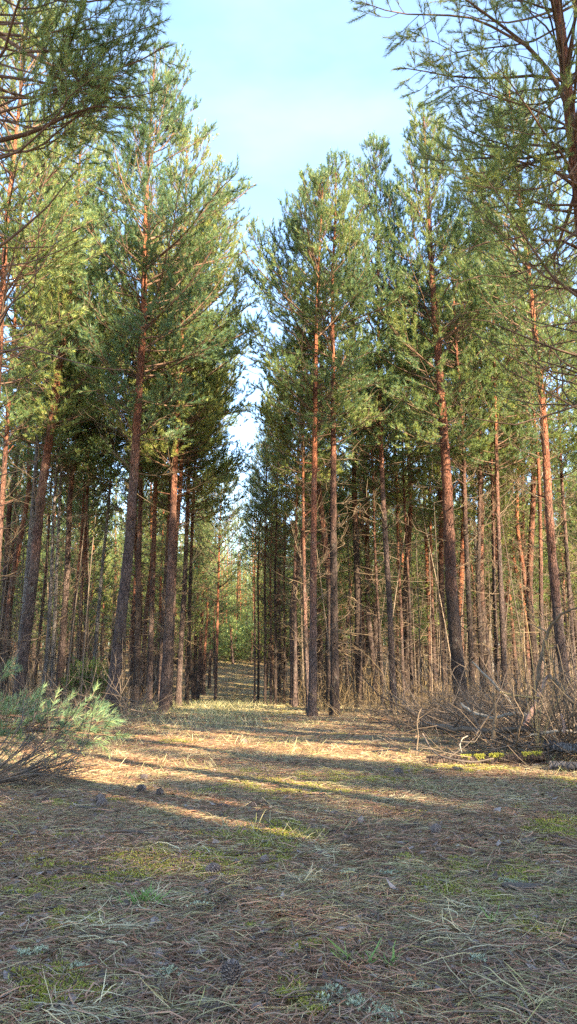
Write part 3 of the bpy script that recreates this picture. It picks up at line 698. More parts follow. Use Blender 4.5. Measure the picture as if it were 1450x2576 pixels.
# thin dead poles
x, y, z = scatter_wood(420, 16, 55, rg); n = len(x)
h = rg.uniform(1.0, 5.5, n); P = branch_lines(np.column_stack([x, y, z - .05]), rg.uniform(0, 2 * PI, n), np.radians(rg.normal(86, 3, n)), h, 6, rg, .0, .04)
mb.tubes(P, (.006 + .003 * h)[:, None] * np.linspace(1, .4, 6)[None], 5, 1)
s_ = rg.uniform(.2, 1, (n, 14)); Q, T = along(P, s_); D = nrm(rg.normal(0, 1, Q.shape) * np.array([1, 1, .35]) + np.array([0, 0, .15])); l = rg.uniform(.15, .9, (n, 14))
Q = Q.reshape(-1, 3); D = D.reshape(-1, 3); l = l.reshape(-1)
mb.tubes(np.stack([Q, Q + D * (l * .5)[:, None], Q + D * l[:, None] + rg.normal(0, .05, Q.shape)], 1), np.array([[.006, .004, .002]]) * np.ones((len(Q), 1)), 3, 1)
tag(mb.obj("undergrowth", [M_under, M_brush]), 'dry stems and thin dead saplings filling the wood floor', 'undergrowth', kind='stuff')

# fallen twigs lying criss-cross under the trees and on the right bank
def tangle(mb, x, y, rg, hmax, lmin, lmax, r, m=0, flat=.35):
    n = len(x); z = terrain(x, y) + rg.uniform(0, 1, n) ** 2 * hmax
    L_ = rg.uniform(lmin, lmax, n); az = rg.uniform(0, 2 * PI, n); el = rg.normal(0.02, flat, n)
    P = branch_lines(np.column_stack([x, y, z]), az, el, L_, 6, rg, rg.uniform(-.2, .5), .22)
    P[..., 2] = np.maximum(P[..., 2], terrain(P[..., 0], P[..., 1]) + .004)
    rr = r * rg.uniform(.35, 1.2, n) ** 1.5
    mb.tubes(P, rr[:, None] * np.linspace(1, .3, 6)[None], 4, m)
    k = 6; s_ = rg.uniform(.15, 1, (n, k)); Q, T = along(P, s_); D = nrm(T + rg.normal(0, .6, T.shape) + np.array([0, 0, .2])); l = rg.uniform(.08, .35, (n, k)) * L_[:, None]
    Q = Q.reshape(-1, 3); D = D.reshape(-1, 3); l = l.reshape(-1)
    mb.tubes(np.stack([Q, Q + D * (l * .5)[:, None], Q + D * l[:, None] + rg.normal(0, .015, Q.shape)], 1), np.array([[.0032, .0024, .0012]]) * np.ones((len(Q), 1)), 3, m)
mb = MB(); rg = np.random.default_rng(502)
def right_bank(n, y0, y1, rg, edge=0.0):
    y = rg.uniform(y0, y1, n); t_ = (y - y0) / (y1 - y0)
    xl = 1.75 - .03 * (y - 6.3) + edge; x = xl + rg.uniform(0, 1, n) ** .9 * (.46 * y + .4 - xl); return x, y
x, y = right_bank(950, 6.7, 13.5, rg); tangle(mb, x, y, rg, .22, .3, 1.5, .009, 0)
x, y = right_bank(420, 6.6, 10.0, rg, .35); tangle(mb, x, y, rg, .22, .25, .9, .007, 0, .5)
x, y = right_bank(500, 9.5, 15, rg, -.3); tangle(mb, x, y, rg, .25, .25, 1.0, .008, 0, .45)
tag(mb.obj("brushwood", [M_brush]), 'heaped tangle of bare dead brushwood on the right bank', 'brushwood', kind='stuff')
mb = MB()
y = rg.uniform(9.5, 15.5, 420); x = -1.9 - .12 * (y - 9.5) - rg.uniform(0, 1, 420) ** 1.2 * (.36 * y - 1.0); tangle(mb, x, y, rg, .35, .25, 1.1, .007, 0, .5)
y = rg.uniform(7.0, 9.5, 110); x = -2.1 - rg.uniform(0, 1, 110) * 1.6; tangle(mb, x, y, rg, .15, .2, .7, .005, 0, .4)
tag(mb.obj("twig_litter", [M_brush]), 'fallen twigs and dry stalks along the left edge of the clearing', 'twigs', kind='stuff')

# ------------------------------------------------------------------ single branches, logs and shrubs
def resample(pts, k):
    pts = np.asarray(pts, float); cl = np.concatenate([[0], np.cumsum(np.linalg.norm(np.diff(pts, axis=0), axis=1))]); s = np.linspace(0, cl[-1], k)
    P = np.stack([np.interp(s, cl, pts[:, j]) for j in range(3)], -1)
    for _ in range(2): P[1:-1] = (P[:-2] + 2 * P[1:-1] + P[2:]) / 4
    return P, cl[-1]
def pix(lst):      # (px, py, distance)
    return [unproj(a, b, d) for a, b, d in lst]
def branch_thing(name, pts, r0, r1, material, label, cat='branch', group=None, twigs=6, seed=0, sides=8, k=16, tl=.3, cap=True, bumps=.15):
    rg = np.random.default_rng(900 + seed); P, Ltot = resample(pix(pts), k)
    base = P[0].copy(); P = P - base; mb = MB()
    rr = np.linspace(r0, r1, k) * (1 + bumps * rg.normal(0, 1, k) * .5)
    mb.tubes(P[None] + rg.normal(0, r0 * .25, P.shape)[None] * 1.0, rr[None], sides, 0, True, cap)
    if twigs:
        s_ = rg.uniform(.15, 1, (1, twigs)); Q, T = along(P[None], s_); Q = Q[0]; T = T[0]
        D = nrm(T + rg.normal(0, .75, T.shape)); l = rg.uniform(.25, 1, twigs) * tl
        TP = np.stack([Q, Q + D * (l * .35)[:, None], Q + D * (l * .7)[:, None] + rg.normal(0, .02, Q.shape), Q + D * l[:, None] + rg.normal(0, .03, Q.shape) + np.array([0, 0, .03])], 1)
        mb.tubes(TP, np.array([[.4, .32, .22, .1]]) * min(r1 * 2.2, r0) * np.ones((twigs, 1)) + .0008, 4, 0)
    o = mb.obj(name, [material], None, base); return tag(o, label, cat, group)
GB = 'dead branches on the right bank'
branch_thing("fallen_branch", [(1157,1769,8.8),(1190,1794,8.6),(1245,1806,8.4),(1290,1791,8.2),(1330,1803,8.0)], .013, .022, M_pale, 'long pale curved branch lying over the brushwood in the middle of the right bank', group=GB, twigs=7, seed=1)
branch_thing("fallen_branch", [(1062,1846,6.9),(1080,1880,6.7),(1100,1899,6.5),(1150,1914,6.4),(1200,1917,6.4),(1240,1907,6.4)], .010, .006, M_darkstem, 'thin dark bow-shaped branch sagging in front of the mossy log', group=GB, twigs=5, seed=2)
branch_thing("fallen_branch", [(1060,1820,8.6),(1120,1829,8.4),(1175,1835,8.2),(1265,1840,8.0),(1330,1832,7.9)], .03, .022, M_brush, 'straight brown branch lying level along the brushwood heap', group=GB, twigs=5, seed=3)
branch_thing("leaning_branch", [(1318,1824,7.4),(1332,1795,7.4),(1348,1765,7.45),(1362,1730,7.5),(1376,1698,7.6)], .026, .014, M_peeled, 'pinkish peeled branch leaning against the heap, its bark gone', group=GB, twigs=0, seed=4)
branch_thing("leaning_branch", [(1376,1698,7.6),(1395,1712,7.5),(1418,1738,7.4),(1440,1770,7.3)], .016, .018, M_dead, 'short grey branch bent down from the top of the peeled one', group=GB, twigs=3, seed=5)
branch_thing("dead_snag", [(1240,1856,7.3),(1240,1830,7.3),(1247,1795,7.3),(1241,1745,7.3)], .020, .011, M_dead, 'forked yellowish-grey snag standing upright in the brushwood', 'snag', twigs=3, seed=6, tl=.16)
branch_thing("leaning_branch", [(1345,1740,7.6),(1362,1640,7.6),(1377,1585,7.6),(1395,1558,7.5),(1418,1538,7.4),(1455,1526,7.3)], .020, .011, M_dead, 'thick grey branch arching out to the right border', group=GB, twigs=4, seed=7)
branch_thing("leaning_branch", [(1185,1664,8.2),(1205,1684,8.2),(1228,1706,8.2),(1268,1746,8.2),(1300,1790,8.2)], .009, .013, M_pale, 'thin pale-tipped stick slanting down to the right before the dark pine', group=GB, twigs=2, seed=8)
branch_thing("leaning_branch", [(1258,1741,7.6),(1290,1748,7.5),(1320,1753,7.45),(1358,1755,7.4)], .011, .009, M_stem, 'yellowish stick lying level across the forked snag', group=GB, twigs=1, seed=9)
branch_thing("fallen_branch", [(1330,1850,7.2),(1375,1842,7.1),(1420,1836,7.0),(1460,1842,7.0)], .012, .009, M_pale, 'bleached stick low at the right border above the split log', group=GB, twigs=4, seed=10)
branch_thing("leaning_branch", [(1418,1842,6.6),(1416,1815,6.6),(1410,1795,6.6)], .011, .008, M_peeled, 'short upright pinkish stick near the right border', group=GB, twigs=0, seed=11)
branch_thing("fallen_branch", [(1045,1900,6.9),(1052,1850,7.1),(1047,1820,7.3),(1052,1795,7.5),(1060,1780,7.6)], .006, .004, M_dead, 'thin curling grey twig rising at the left end of the brushwood', group=GB, twigs=3, seed=12)
branch_thing("fallen_branch", [(1160,1893,6.7),(1155,1870,6.8),(1162,1856,6.8),(1175,1850,6.9)], .005, .004, M_pale, 'small hooked pale twig standing in front of the log', group=GB, twigs=1, seed=13)
branch_thing("fallen_branch", [(905,1868,8.6),(960,1862,8.6),(1010,1858,8.4),(1060,1868,8.0)], .012, .006, M_darkstem, 'dark branch stretching out of the brushwood toward the path', group=GB, twigs=7, seed=14)
branch_thing("fallen_branch", [(930,1890,7.6),(985,1885,7.4),(1030,1893,7.2)], .008, .004, M_darkstem, 'small dark twig lying lowest beside the path on the right', group=GB, twigs=5, seed=15)
# logs
def log_thing(pts, r, label, m, moss=0, seed=0):
    rg = np.random.default_rng(950 + seed); P, Ltot = resample(pix(pts), 26); base = P[0].copy(); P = P - base
    sides = 18; th = np.arange(sides) * 2 * PI / sides; d = nrm(P[-1] - P[0]); u = nrm(np.cross(d, [0, 0, 1.])); v = np.cross(u, d)
    rr = r * (1 + .12 * rg.normal(0, 1, (26, sides)) * .6) * np.linspace(1.05, .85, 26)[:, None]
    V = P[:, None] + (u[None, None] * np.cos(th)[None, :, None] + v[None, None] * np.sin(th)[None, :, None]) * rr[..., None]
    mb = MB(); q = np.arange(sides); I = np.arange(25)[:, None] * sides
    mb.add(V.reshape(-1, 3), np.stack([I + q, I + (q + 1) % sides, I + sides + (q + 1) % sides, I + sides + q], -1).reshape(-1, 4), 0, True)
    mb.F.append((np.array([np.arange(sides)]), 1, False)); mb.F.append((np.array([np.arange(sides) + 25 * sides]), 1, False))
    o = mb.obj("fallen_log", [m, M_pale], None, base); tag(o, label, 'log', 'logs on the right bank')
    if moss:
        mm = MB(); k = 2200; t_ = rg.uniform(.3, .98, k); t_ = t_[fbm(t_ * 22, t_ * 0 + 3, 5, 3) > .47]; k = len(t_); a = rg.normal(PI / 2, .55, k); i = (t_ * 25).astype(int)
        Q = P[i] + (u[None] * np.cos(a)[:, None] + v[None] * np.sin(a)[:, None]) * (r * .98) + d[None] * rg.uniform(-.02, .02, k)[:, None]
        mm.needles(Q, nrm(rg.normal(0, .5, (k, 3)) + v), np.full(k, .008), 3, .014, .005, 0, rg=rg)
        mo = mm.obj("moss_cover", [M_mossleaf], o)
    return o
log_thing([(1072,1913,6.75),(1180,1914,6.7),(1300,1908,6.65),(1368,1905,6.6)], .042, 'dark rotting log with bright moss along its top', M_bark_dark, 1, 1)
log_thing([(1372,1874,6.9),(1420,1880,6.7),(1475,1886,6.5)], .042, 'grey weathered log poking in at the right border, upper of two', M_bark_grey, 0, 2)
log_thing([(1385,1926,6.2),(1430,1927,6.1),(1490,1928,6.0)], .035, 'grey weathered log at the right border, lower of two', M_bark_grey, 0, 3)

# shrubs with bare stems
def shrub(name, base, lines, r, m, label, cat='shrub', twigs=8, seed=0, tl=.3, group=None):
    rg = np.random.default_rng(970 + seed); b0 = np.array(base); mb = MB(); PP = []
    for ln in lines:
        P, _ = resample([b0] + pix(ln), 14); PP.append(P - b0)
    PP = np.array(PP); n = len(PP)
    mb.tubes(PP, (r * rg.uniform(.7, 1.2, n))[:, None] * np.linspace(1, .3, 14)[None], 5, 0)
    s_ = rg.uniform(.3, 1, (n, twigs)); Q, T = along(PP, s_); D = nrm(T + rg.normal(0, .4, T.shape)); l = rg.uniform(.2, 1, (n, twigs)) * tl
    Q = Q.reshape(-1, 3); D = D.reshape(-1, 3); l = l.reshape(-1)
    mb.tubes(np.stack([Q, Q + D * (l * .5)[:, None], Q + D * l[:, None] + np.array([0, 0, .02])], 1), np.array([[.38, .28, .15]]) * r * np.ones((len(Q), 1)), 4, 0)
    o = mb.obj(name, [m], None, base); return tag(o, label, cat, group)
gb = ground_at(1354, 1908)
shrub("bare_shrub", gb, [[(1345,1790,7.0),(1325,1689,7.2),(1300,1499,7.4),(1293,1440,7.5)], [(1350,1800,6.9),(1338,1650,7.0),(1318,1525,7.0),(1296,1450,7.0)],
    [(1352,1830,6.8),(1372,1700,6.7),(1360,1559,6.7),(1340,1489,6.7),(1328,1430,6.7)], [(1340,1820,6.9),(1320,1740,7.0),(1310,1640,7.1),(1316,1590,7.1)], [(1362,1850,6.8),(1395,1740,6.6),(1390,1640,6.6),(1350,1575,6.7),(1318,1530,6.8)],
    [(1380,1800,6.8),(1430,1720,6.7),(1462,1640,6.6)]], .0050, M_stem, 'tall bare shrub with yellowish stems by the right border', 'shrub', 5, 1, .28)
gb = ground_at(1440, 1900)
shrub("bare_shrub", gb, [[(1425,1800,6.5),(1420,1700,6.5),(1400,1620,6.5)], [(1440,1800,6.4),(1450,1700,6.4)], [(1400,1830,6.5),(1375,1760,6.6),(1352,1735,6.6)], [(1410,1800,6.6),(1385,1700,6.7),(1400,1650,6.7),(1392,1600,6.7)]], .009, M_dead, 'grey bare shrub in the corner of the right bank', 'shrub', 6, 2, .3)
# the dark bare fan and the young pine on the left
gb = np.array([-2.06, 5.25, float(terrain(-2.06, 5.25))]); rg = np.random.default_rng(33)
tg = [(289,1882),(265,1900),(240,1850),(213,1812),(180,1800),(150,1809),(110,1745),(90,1790),(60,1760),(130,1775),(205,1870),(250,1915),(190,1940),(228,1925),(160,1880),(120,1840),(170,1835),(80,1830),(40,1800),(290,1905),(145,1950),(100,1900),(265,1860),(215,1955),(70,1880),(185,1905)]
shrub("bare_shrub", gb, [[(x_ * .45 - 20 + rg.normal(0, 10), 1965 - (1965 - y_) * .35 + rg.normal(0, 8), 5.3 + rg.normal(0, .1)), (x_ * .75 + rg.normal(0, 6), 1965 - (1965 - y_) * .68 + rg.normal(0, 5), 5.5 + rg.normal(0, .2)), (x_, y_, 5.6 + rg.normal(0, .3))] for x_, y_ in tg],
      .0052, M_darkstem, 'low dark bare shrub fanning its twigs over the young pine at the left border', 'shrub', 12, 3, .32)
branch_thing("thin_twig", [(-30,2086,3.75),(100,2090,3.8),(190,2068,3.9),(260,2023,4.0),(310,1978,4.1),(340,1933,4.2),(357,1888,4.3)], .0034, .0010, M_dead, 'long hair-thin twig curving up from the left border above the litter', 'twig', 'thin twigs at the left border', 0, 21, 5, 20, bumps=0)
branch_thing("thin_twig", [(-30,2050,4.1),(70,2006,4.2),(130,1953,4.4),(200,1893,4.5),(222,1855,4.6)], .0040, .0014, M_dead, 'thin twig rising steeply from the left border, upper one', 'twig', 'thin twigs at the left border', 3, 22, 5, 20, bumps=0)
branch_thing("thin_twig", [(-30,2078,4.0),(90,2023,4.1),(165,1958,4.2),(212,1875,4.3),(225,1840,4.3)], .0036, .0012, M_dead, 'thin twig rising steeply from the left border, just under the upper one', 'twig', 'thin twigs at the left border', 2, 23, 5, 20, bumps=0)
for k, (a, b, l_) in enumerate([((195,2030),(280,2047),'dark stick on the litter at the left, nearest the bare shrub'), ((275,2095),(382,2101),'straight dark stick on the litter left of the middle'), ((180,2184),(282,2199),'brown stick lying among straw on the left side'), ((1080,2215),(1160,2240),'small brown twig on the litter right of the middle')]):
    pa, pb = ground_at(*a), ground_at(*b); mb = MB(); P, _ = resample([pa + [0, 0, .006], (pa + pb) / 2 + [0, .02, .012], pb + [0, 0, .006]], 9); P = P - pa
    mb.tubes(P[None], np.linspace(.006, .003, 9)[None], 6, 0, True, True); tag(mb.obj("fallen_stick", [M_darkstem], None, pa), l_, 'stick', 'sticks on the litter')

root_p = np.array([-2.75, 6.0, float(terrain(-2.75, 6.0))]); rg = np.random.default_rng(44)
yp = empty("young_pine", root_p, 'blue-green young pine bough low on the ground at the left border', 'young pine')
mb = MB(); tips = [(256,1790),(296,1826),(228,1829),(83,1802),(150,1815),(110,1840),(20,1830),(17,1885),(216,1868),(293,1850),(190,1800),(60,1860),(130,1870),(250,1860),(40,1790),(175,1850),(-10,1850),(272,1812),(205,1838),(5,1700)]
lines = []
for (x_, y_) in tips:
    dd = 6.0 + rg.normal(0, .22); tp = unproj(x_, y_, dd); st_ = root_p + np.array([.0, 0, rg.uniform(.12, .42)]); md = (st_ + tp) / 2 + np.array([0, 0, .03 + rg.normal(0, .03)])
    P, _ = resample([st_, md, tp], 8); lines.append(P - root_p)
lines = np.array(lines); Lw = np.linalg.norm(np.diff(lines, axis=1), axis=2).sum(1)
foliage(mb, lines, Lw, np.full(len(lines), .009), rg, 46, .062, .0034, .17, .13, start=.40, upb=.22, sub=.12, shl=(.09, .15))
put("boughs", mb.mesh("boughs", [M_twig, M_need_blue]), yp).name = "needled_bough"
mb = MB(); mb.tubes(np.array([[[0, 0, -.05], [.01, 0, .35], [-.03, .02, .75]]]), np.array([[.022, .016, .006]]), 8, 0); mb.obj("trunk", [M_twig], yp)

# green bush behind
bx, bd = unproj(216, 1740, 17.2)[0], 17.2; gz = float(terrain(bx, bd))
jb = empty("green_bush", (bx, bd, gz), 'small round bright green bush between trunks left of the mottled pine', 'bush')
mb = MB(); n = 90; az = rg.uniform(0, 2 * PI, n); el = np.radians(rg.uniform(10, 85, n)); Ln = rg.uniform(.35, .62, n) * (1 + .25 * np.sin(el))
P = branch_lines(np.column_stack([rg.normal(0, .06, n), rg.normal(0, .06, n), rg.uniform(.0, .35, n)]), az, el, Ln, 5, rg, .3, .12)
foliage(mb, P, Ln, np.full(n, .005), rg, 26, .035, .006, .07, .05, start=.2, upb=.3, sub=.25, shl=(.05, .09))
put("foliage", mb.mesh("foliage", [M_twig, M_need_bush]), jb)
mb = MB(); mb.tubes(np.array([[[0, 0, -.05], [.01, .02, .3], [0, .01, .6]]]), np.array([[.02, .015, .006]]), 7, 0); mb.obj("stem", [M_dead], jb)

# ------------------------------------------------------------------ litter
def strips(mb, x, y, L_, wd, rg, m=0, lift=.006, curl=.5, az=None, rise=0.0, k=4):
    """thin flat curved blades lying on the ground"""
    n = len(x); a = rg.uniform(0, 2 * PI, n) if az is None else az
    P = np.zeros((n, k, 3)); P[:, 0, 0] = x; P[:, 0, 1] = y; da = rg.normal(0, curl, n) / (k - 1)
    h = np.zeros((n, k)); h[:, 0] = rg.uniform(0, lift, n)
    for i in range(1, k):
        P[:, i, 0] = P[:, i - 1, 0] + np.cos(a) * L_ / (k - 1); P[:, i, 1] = P[:, i - 1, 1] + np.sin(a) * L_ / (k - 1); a = a + da
        h[:, i] = np.maximum(h[:, i - 1] + rg.normal(rise, .16, n) * L_ / (k - 1), .001)
    P[..., 2] = terrain(P[..., 0], P[..., 1]) + h
    T = nrm(P[:, -1] - P[:, 0]); sd = nrm(np.cross(T, np.array([0, 0, 1.])) + rg.normal(0, .5, (n, 3)))[:, None] * (wd * np.ones(n))[:, None, None] * .5 * np.array([1] * (k - 1) + [.3])[None, :, None]
    V = np.stack([P - sd, P + sd], 2).reshape(-1, 3)
    I = (np.arange(n)[:, None] * k + np.arange(k - 1)[None]).ravel() * 2
    mb.add(V, np.stack([I, I + 1, I + 3, I + 2], -1), m, False)
def scatter_open(n, y0, y1, rg, p=1.0, xr=.46, pad=.5):
    y = y0 * (y1 / y0) ** (rg.random(n) ** p); return rg.uniform(-1, 1, n) * (xr * y + pad), y
rg = np.random.default_rng(601)
mb = MB(); x, y = scatter_open(120000, 1.45, 15, rg, .85); wd = .0016 + .0005 * y / 2
strips(mb, x, y, rg.uniform(.035, .075, len(x)), wd, rg, 0, .010, .5, k=3)
x, y = scatter_open(9000, 1.45, 14, rg); strips(mb, x, y, rg.uniform(.05, .14, len(x)), .0030 + .0003 * y, rg, 0, .012, .7, k=4)
tag(mb.obj("pine_litter", [M_litter]), 'rust-brown fallen needles strewn over the clearing', 'needle litter', kind='stuff')
mb = MB(); x, y = scatter_open(105000, 1.45, 14, rg, .9); k = (straw_mask(x, y) * .7 + .3) > rg.random(len(x)); x, y = x[k], y[k]
az = rg.normal(0, .8, len(x)) + PI * (rg.random(len(x)) > .5)
strips(mb, x, y, rg.gamma(2.5, .024, len(x)) + .02, .0013 + .00045 * y / 2, rg, 0, .010, .9, az=az)
y = rg.uniform(14, 80, 30000); x = path_x(y) + rg.normal(0, 1.3, len(y)); strips(mb, x, y, rg.uniform(.08, .22, len(x)), .004 + .0004 * y, rg, 0, .01, .6, k=3)
tag(mb.obj("dry_straw", [M_straw]), 'flattened dry grass straw over the clearing floor', 'straw', kind='stuff')
mb = MB(); x, y = scatter_open(26000, 1.6, 26, rg, .8, .40)
k = (fbm(x * 1.1, y * 1.1, 61) > .54 + .10 * (y < 4.5)); x, y = x[k], y[k]
strips(mb, x, y, rg.uniform(.02, .07, len(x)) * (1 + y * .03), .0014 + .0005 * y / 2, rg, 0, .004, .6, rise=.9, k=4)
y = rg.uniform(11, 24, 3600); x = path_x(y) - .2 + rg.normal(0, .45, len(y)) + np.where(rg.random(len(y)) < .4, -1.5, 0); strips(mb, x, y, rg.uniform(.06, .16, len(x)), .004, rg, 0, .004, .6, rise=1.1, k=4)
tag(mb.obj("thin_grass", [M_grass]), 'short sparse grass growing through the litter', 'grass', kind='stuff')
# moss cushions
mb = MB(); x, y = scatter_open(420000, 1.45, 10, rg, .9); mk = moss_mask(x, y); k = mk > rg.random(len(x)) * .9 + .1; x, y, mk = x[k], y[k], mk[k]
n = len(x); zz = terrain(x, y) + .008 * mk * (.4 + fbm(x * 18, y * 18, 73, 2)) * fbm(x * 30, y * 30, 71, 2); D = nrm(rg.normal(0, .6, (n, 3)) + np.array([0, 0, 1.]))
mb.needles(np.column_stack([x, y, zz]), D, np.full(n, .004), 2, .009, .0034, 0, rg=rg)
tag(mb.obj("moss", [M_mossleaf]), 'yellow-green moss cushions between the litter', 'moss', kind='stuff')
mb = MB()
for (a, b_, r_) in [(822,2528,.03),(895,2530,.035),(955,2553,.05),(845,2498,.035),(55,2408,.02),(100,2398,.022),(190,2443,.035),(1290,2225,.05),(980,2200,.04),(870,2200,.05),(500,2280,.04),(1050,2490,.03),(1200,2420,.03),(420,2450,.03)]:
    p = ground_at(a, b_); r_ = r_ * .7; n = int(80 * r_ / .03); q = rg.normal(0, r_ * .6, (n, 2)); xx, yy = p[0] + q[:, 0], p[1] + q[:, 1]
    mb.needles(np.column_stack([xx, yy, terrain(xx, yy) + rg.uniform(0, .012, n)]), nrm(rg.normal(0, 1, (n, 3)) + np.array([0, 0, .8])), np.full(n, .004), 4, .008, .004, 0, rg=rg)
tag(mb.obj("reindeer_lichen", [M_lichen]), 'pale grey-green lichen tufts scattered in the moss', 'lichen', kind='stuff')
mb = MB(); x, y = scatter_open(1500, 1.5, 14, rg); n = len(x); P = branch_lines(np.column_stack([x, y, terrain(x, y) + .006]), rg.uniform(0, 2 * PI, n), rg.normal(0, .05, n), rg.gamma(2, .06, n) + .04, 5, rg, 0, .25)
P[..., 2] = terrain(P[..., 0], P[..., 1]) + .005 + rg.uniform(0, .01, (n, 5)); mb.tubes(P, (.0012 + .0022 * rg.random(n) ** 3)[:, None] * np.array([[1, .9, .8, .65, .4]]), 4, 0)
tag(mb.obj("small_twigs", [M_brush]), 'small dark twigs strewn over the clearing', 'twigs', kind='stuff')
# chips of bark and dead leaves
mb = MB(); x, y = scatter_open(20000, 1.45, 14, rg); n = len(x); sz = rg.gamma(2, .004, n) + .003 * (1 + y * .05); a = rg.uniform(0, 2 * PI, n)
c_ = np.column_stack([x, y, terrain(x, y) + .004]); u = np.column_stack([np.cos(a), np.sin(a), rg.normal(0, .3, n)]) * sz[:, None]; v = np.column_stack([-np.sin(a), np.cos(a), rg.normal(0, .4, n)]) * sz[:, None] * .5
V = np.stack([c_ - u, c_ - v * .9, c_ + u * .9, c_ + v], 1); V[..., 2] = np.maximum(V[..., 2], terrain(V[..., 0], V[..., 1]) + .001)
mb.add(V.reshape(-1, 3), np.arange(4 * n).reshape(-1, 4), 0); tag(mb.obj("bark_crumbs", [M_chip]), 'bark flakes and crumbled leaves on the floor', 'bark crumbs', kind='stuff')

# straw tufts, one by one
TU = [((365,2268), .30, 'pale straw tuft with a green heart left of the middle', 0, 1), ((215,2338), .42, 'large bleached straw tuft swept to the right, lower left', -.15, 0), ((475,2138), .40, 'wide flat straw tuft left of the middle, above the green-hearted one', .1, 0),
      ((370,2048), .34, 'grey straw tuft near the bare shrub, farther back', 0, 0), ((670,2203), .26, 'brown matted tuft in the centre of the clearing', 0, 2), ((200,2552), .34, 'straw tuft at the bottom edge, far left', .3, 0), ((435,2552), .40, 'long curved straw tuft at the bottom edge, left of centre', .2, 0),
      ((1190,2288), .34, 'spiky pale tuft right of centre above a flattened one', .5, 0), ((1145,2345), .40, 'flattened straw tuft right of centre below the spiky one', 0, 0), ((1015,2178), .34, 'thin straw tuft with crossing stalks, mid right', .2, 0), ((995,2013), .34, 'grey matted tuft mid right, just below the sunlit strip', 0, 0),
      ((1300,2010), .36, 'straw tuft near the right border below the sunlit strip', 0, 0), ((1375,2525), .44, 'large bleached tuft in the bottom right corner', -.1, 0), ((755,2213), .30, 'flat pale tuft just right of the brown matted one', 0, 0), ((790,2138), .36, 'straw tuft in the centre, farther back', 0, 0), ((1330,2140), .3, 'small tuft at the right, beside red leaf scraps', 0, 0)]
for k, ((a, b_), Lt, lb, ra, kind_) in enumerate(TU):
    rg = np.random.default_rng(1200 + k); p = ground_at(a, b_); mb = MB(); n = 120
    az = np.where(rg.random(n) < .72, rg.normal(-ra, .35, n), rg.normal(PI - ra, .8, n)); rr = rg.uniform(0, 1, n) ** 1.5 * Lt * .42; a2 = rg.uniform(0, 6.3, n)
    x = p[0] + rr * np.cos(a2); y = p[1] + rr * np.sin(a2)
    strips(mb, x, y, Lt * rg.uniform(.2, 1, n) * .5, .0018 + .0003 * p[1], rg, 0, .012, 1.3, az=az, k=6, rise=-.03)
    n = 7; strips(mb, p[0] + rg.normal(0, .03, n), p[1] + rg.normal(0, .03, n), rg.uniform(.03, .08, n), .0022, rg, 0, .02, .6, rise=.7, k=5)
    for vv in mb.V: vv -= p
    o = mb.obj("straw_tuft", [[M_straw_pale if k % 3 else M_straw, M_straw_pale, M_litter][kind_]], None, p); tag(o, lb, 'grass tuft', 'straw tufts in the clearing')
    if kind_ == 1:
        mg = MB(); n = 70; strips(mg, p[0] + rg.normal(0, .03, n), p[1] - .02 + rg.normal(0, .02, n), rg.uniform(.02, .05, n), .003, rg, 0, .01, .6, rise=.8, k=4)
        for vv in mg.V: vv -= p
        mg.obj("green_blades", [M_green], o).name = "green_heart"
for k, ((a, b_), lb) in enumerate([((933,2425), 'small fresh green grass sprig in the lower middle'), ((985,2428), 'fresh green blade with a yellow tip right of the sprig'), ((862,2420), 'tiny green sprout left of the sprig'), ((1240,2325), 'little green sprout beside the flattened tuft')]):
    rg = np.random.default_rng(1300 + k); p = ground_at(a, b_); mb = MB(); n = 9; strips(mb, p[0] + rg.normal(0, .008, n), p[1] + rg.normal(0, .008, n), rg.uniform(.02, .055, n), .003, rg, 0, .01, .5, rise=.8, k=5)
    for vv in mb.V: vv -= p
    tag(mb.obj("green_sprig", [M_green], None, p), lb, 'grass sprig', 'green sprigs')

# pine cones
def cone_mesh(seed):
    rg = np.random.default_rng(seed); mb = MB(); n = 95
    th = np.linspace(0, PI, 9); ph = np.arange(12) * 2 * PI / 12
    V = np.array([[.013 * math.sin(a) * math.cos(b_), .013 * math.sin(a) * math.sin(b_), .021 * -math.cos(a) + .021] for a in th for b_ in ph]); q = np.arange(12); I = np.arange(8)[:, None] * 12
    mb.add(V, np.stack([I + q, I + (q + 1) % 12, I + 12 + (q + 1) % 12, I + 12 + q], -1).reshape(-1, 4), 0, True)
    for i in range(n):
        t_ = (i + .5) / n; a = i * 2.39996; z_ = .044 * t_; r_ = .0165 * math.sin(PI * (t_ * .86 + .10)) ** .7
        rd = np.array([math.cos(a), math.sin(a), 0]); tn = np.array([-math.sin(a), math.cos(a), 0]); up = np.array([0, 0, 1.]); w_ = .0052 * (.6 + .5 * math.sin(PI * t_))
        b0 = rd * r_ * .55 + up * z_; tip = rd * (r_ + .0035) + up * (z_ + .006)
        vs = [b0 - tn * w_ * .6, b0 + tn * w_ * .6, tip + tn * w_ - up * .001, tip + rd * .001 + up * .002, tip - tn * w_ - up * .001, tip - up * .0035 + rd * .0005, b0 - up * .003]
        mb.add(vs, [[0, 1, 2], [0, 2, 3], [0, 3, 4], [6, 4, 5], [6, 5, 2]], 0); mb.add(vs, [[2, 3, 4], [5, 4, 2]], 0)
    return mb.mesh("pine_cone", [M_cone])
cms = [cone_mesh(1), cone_mesh(2)]
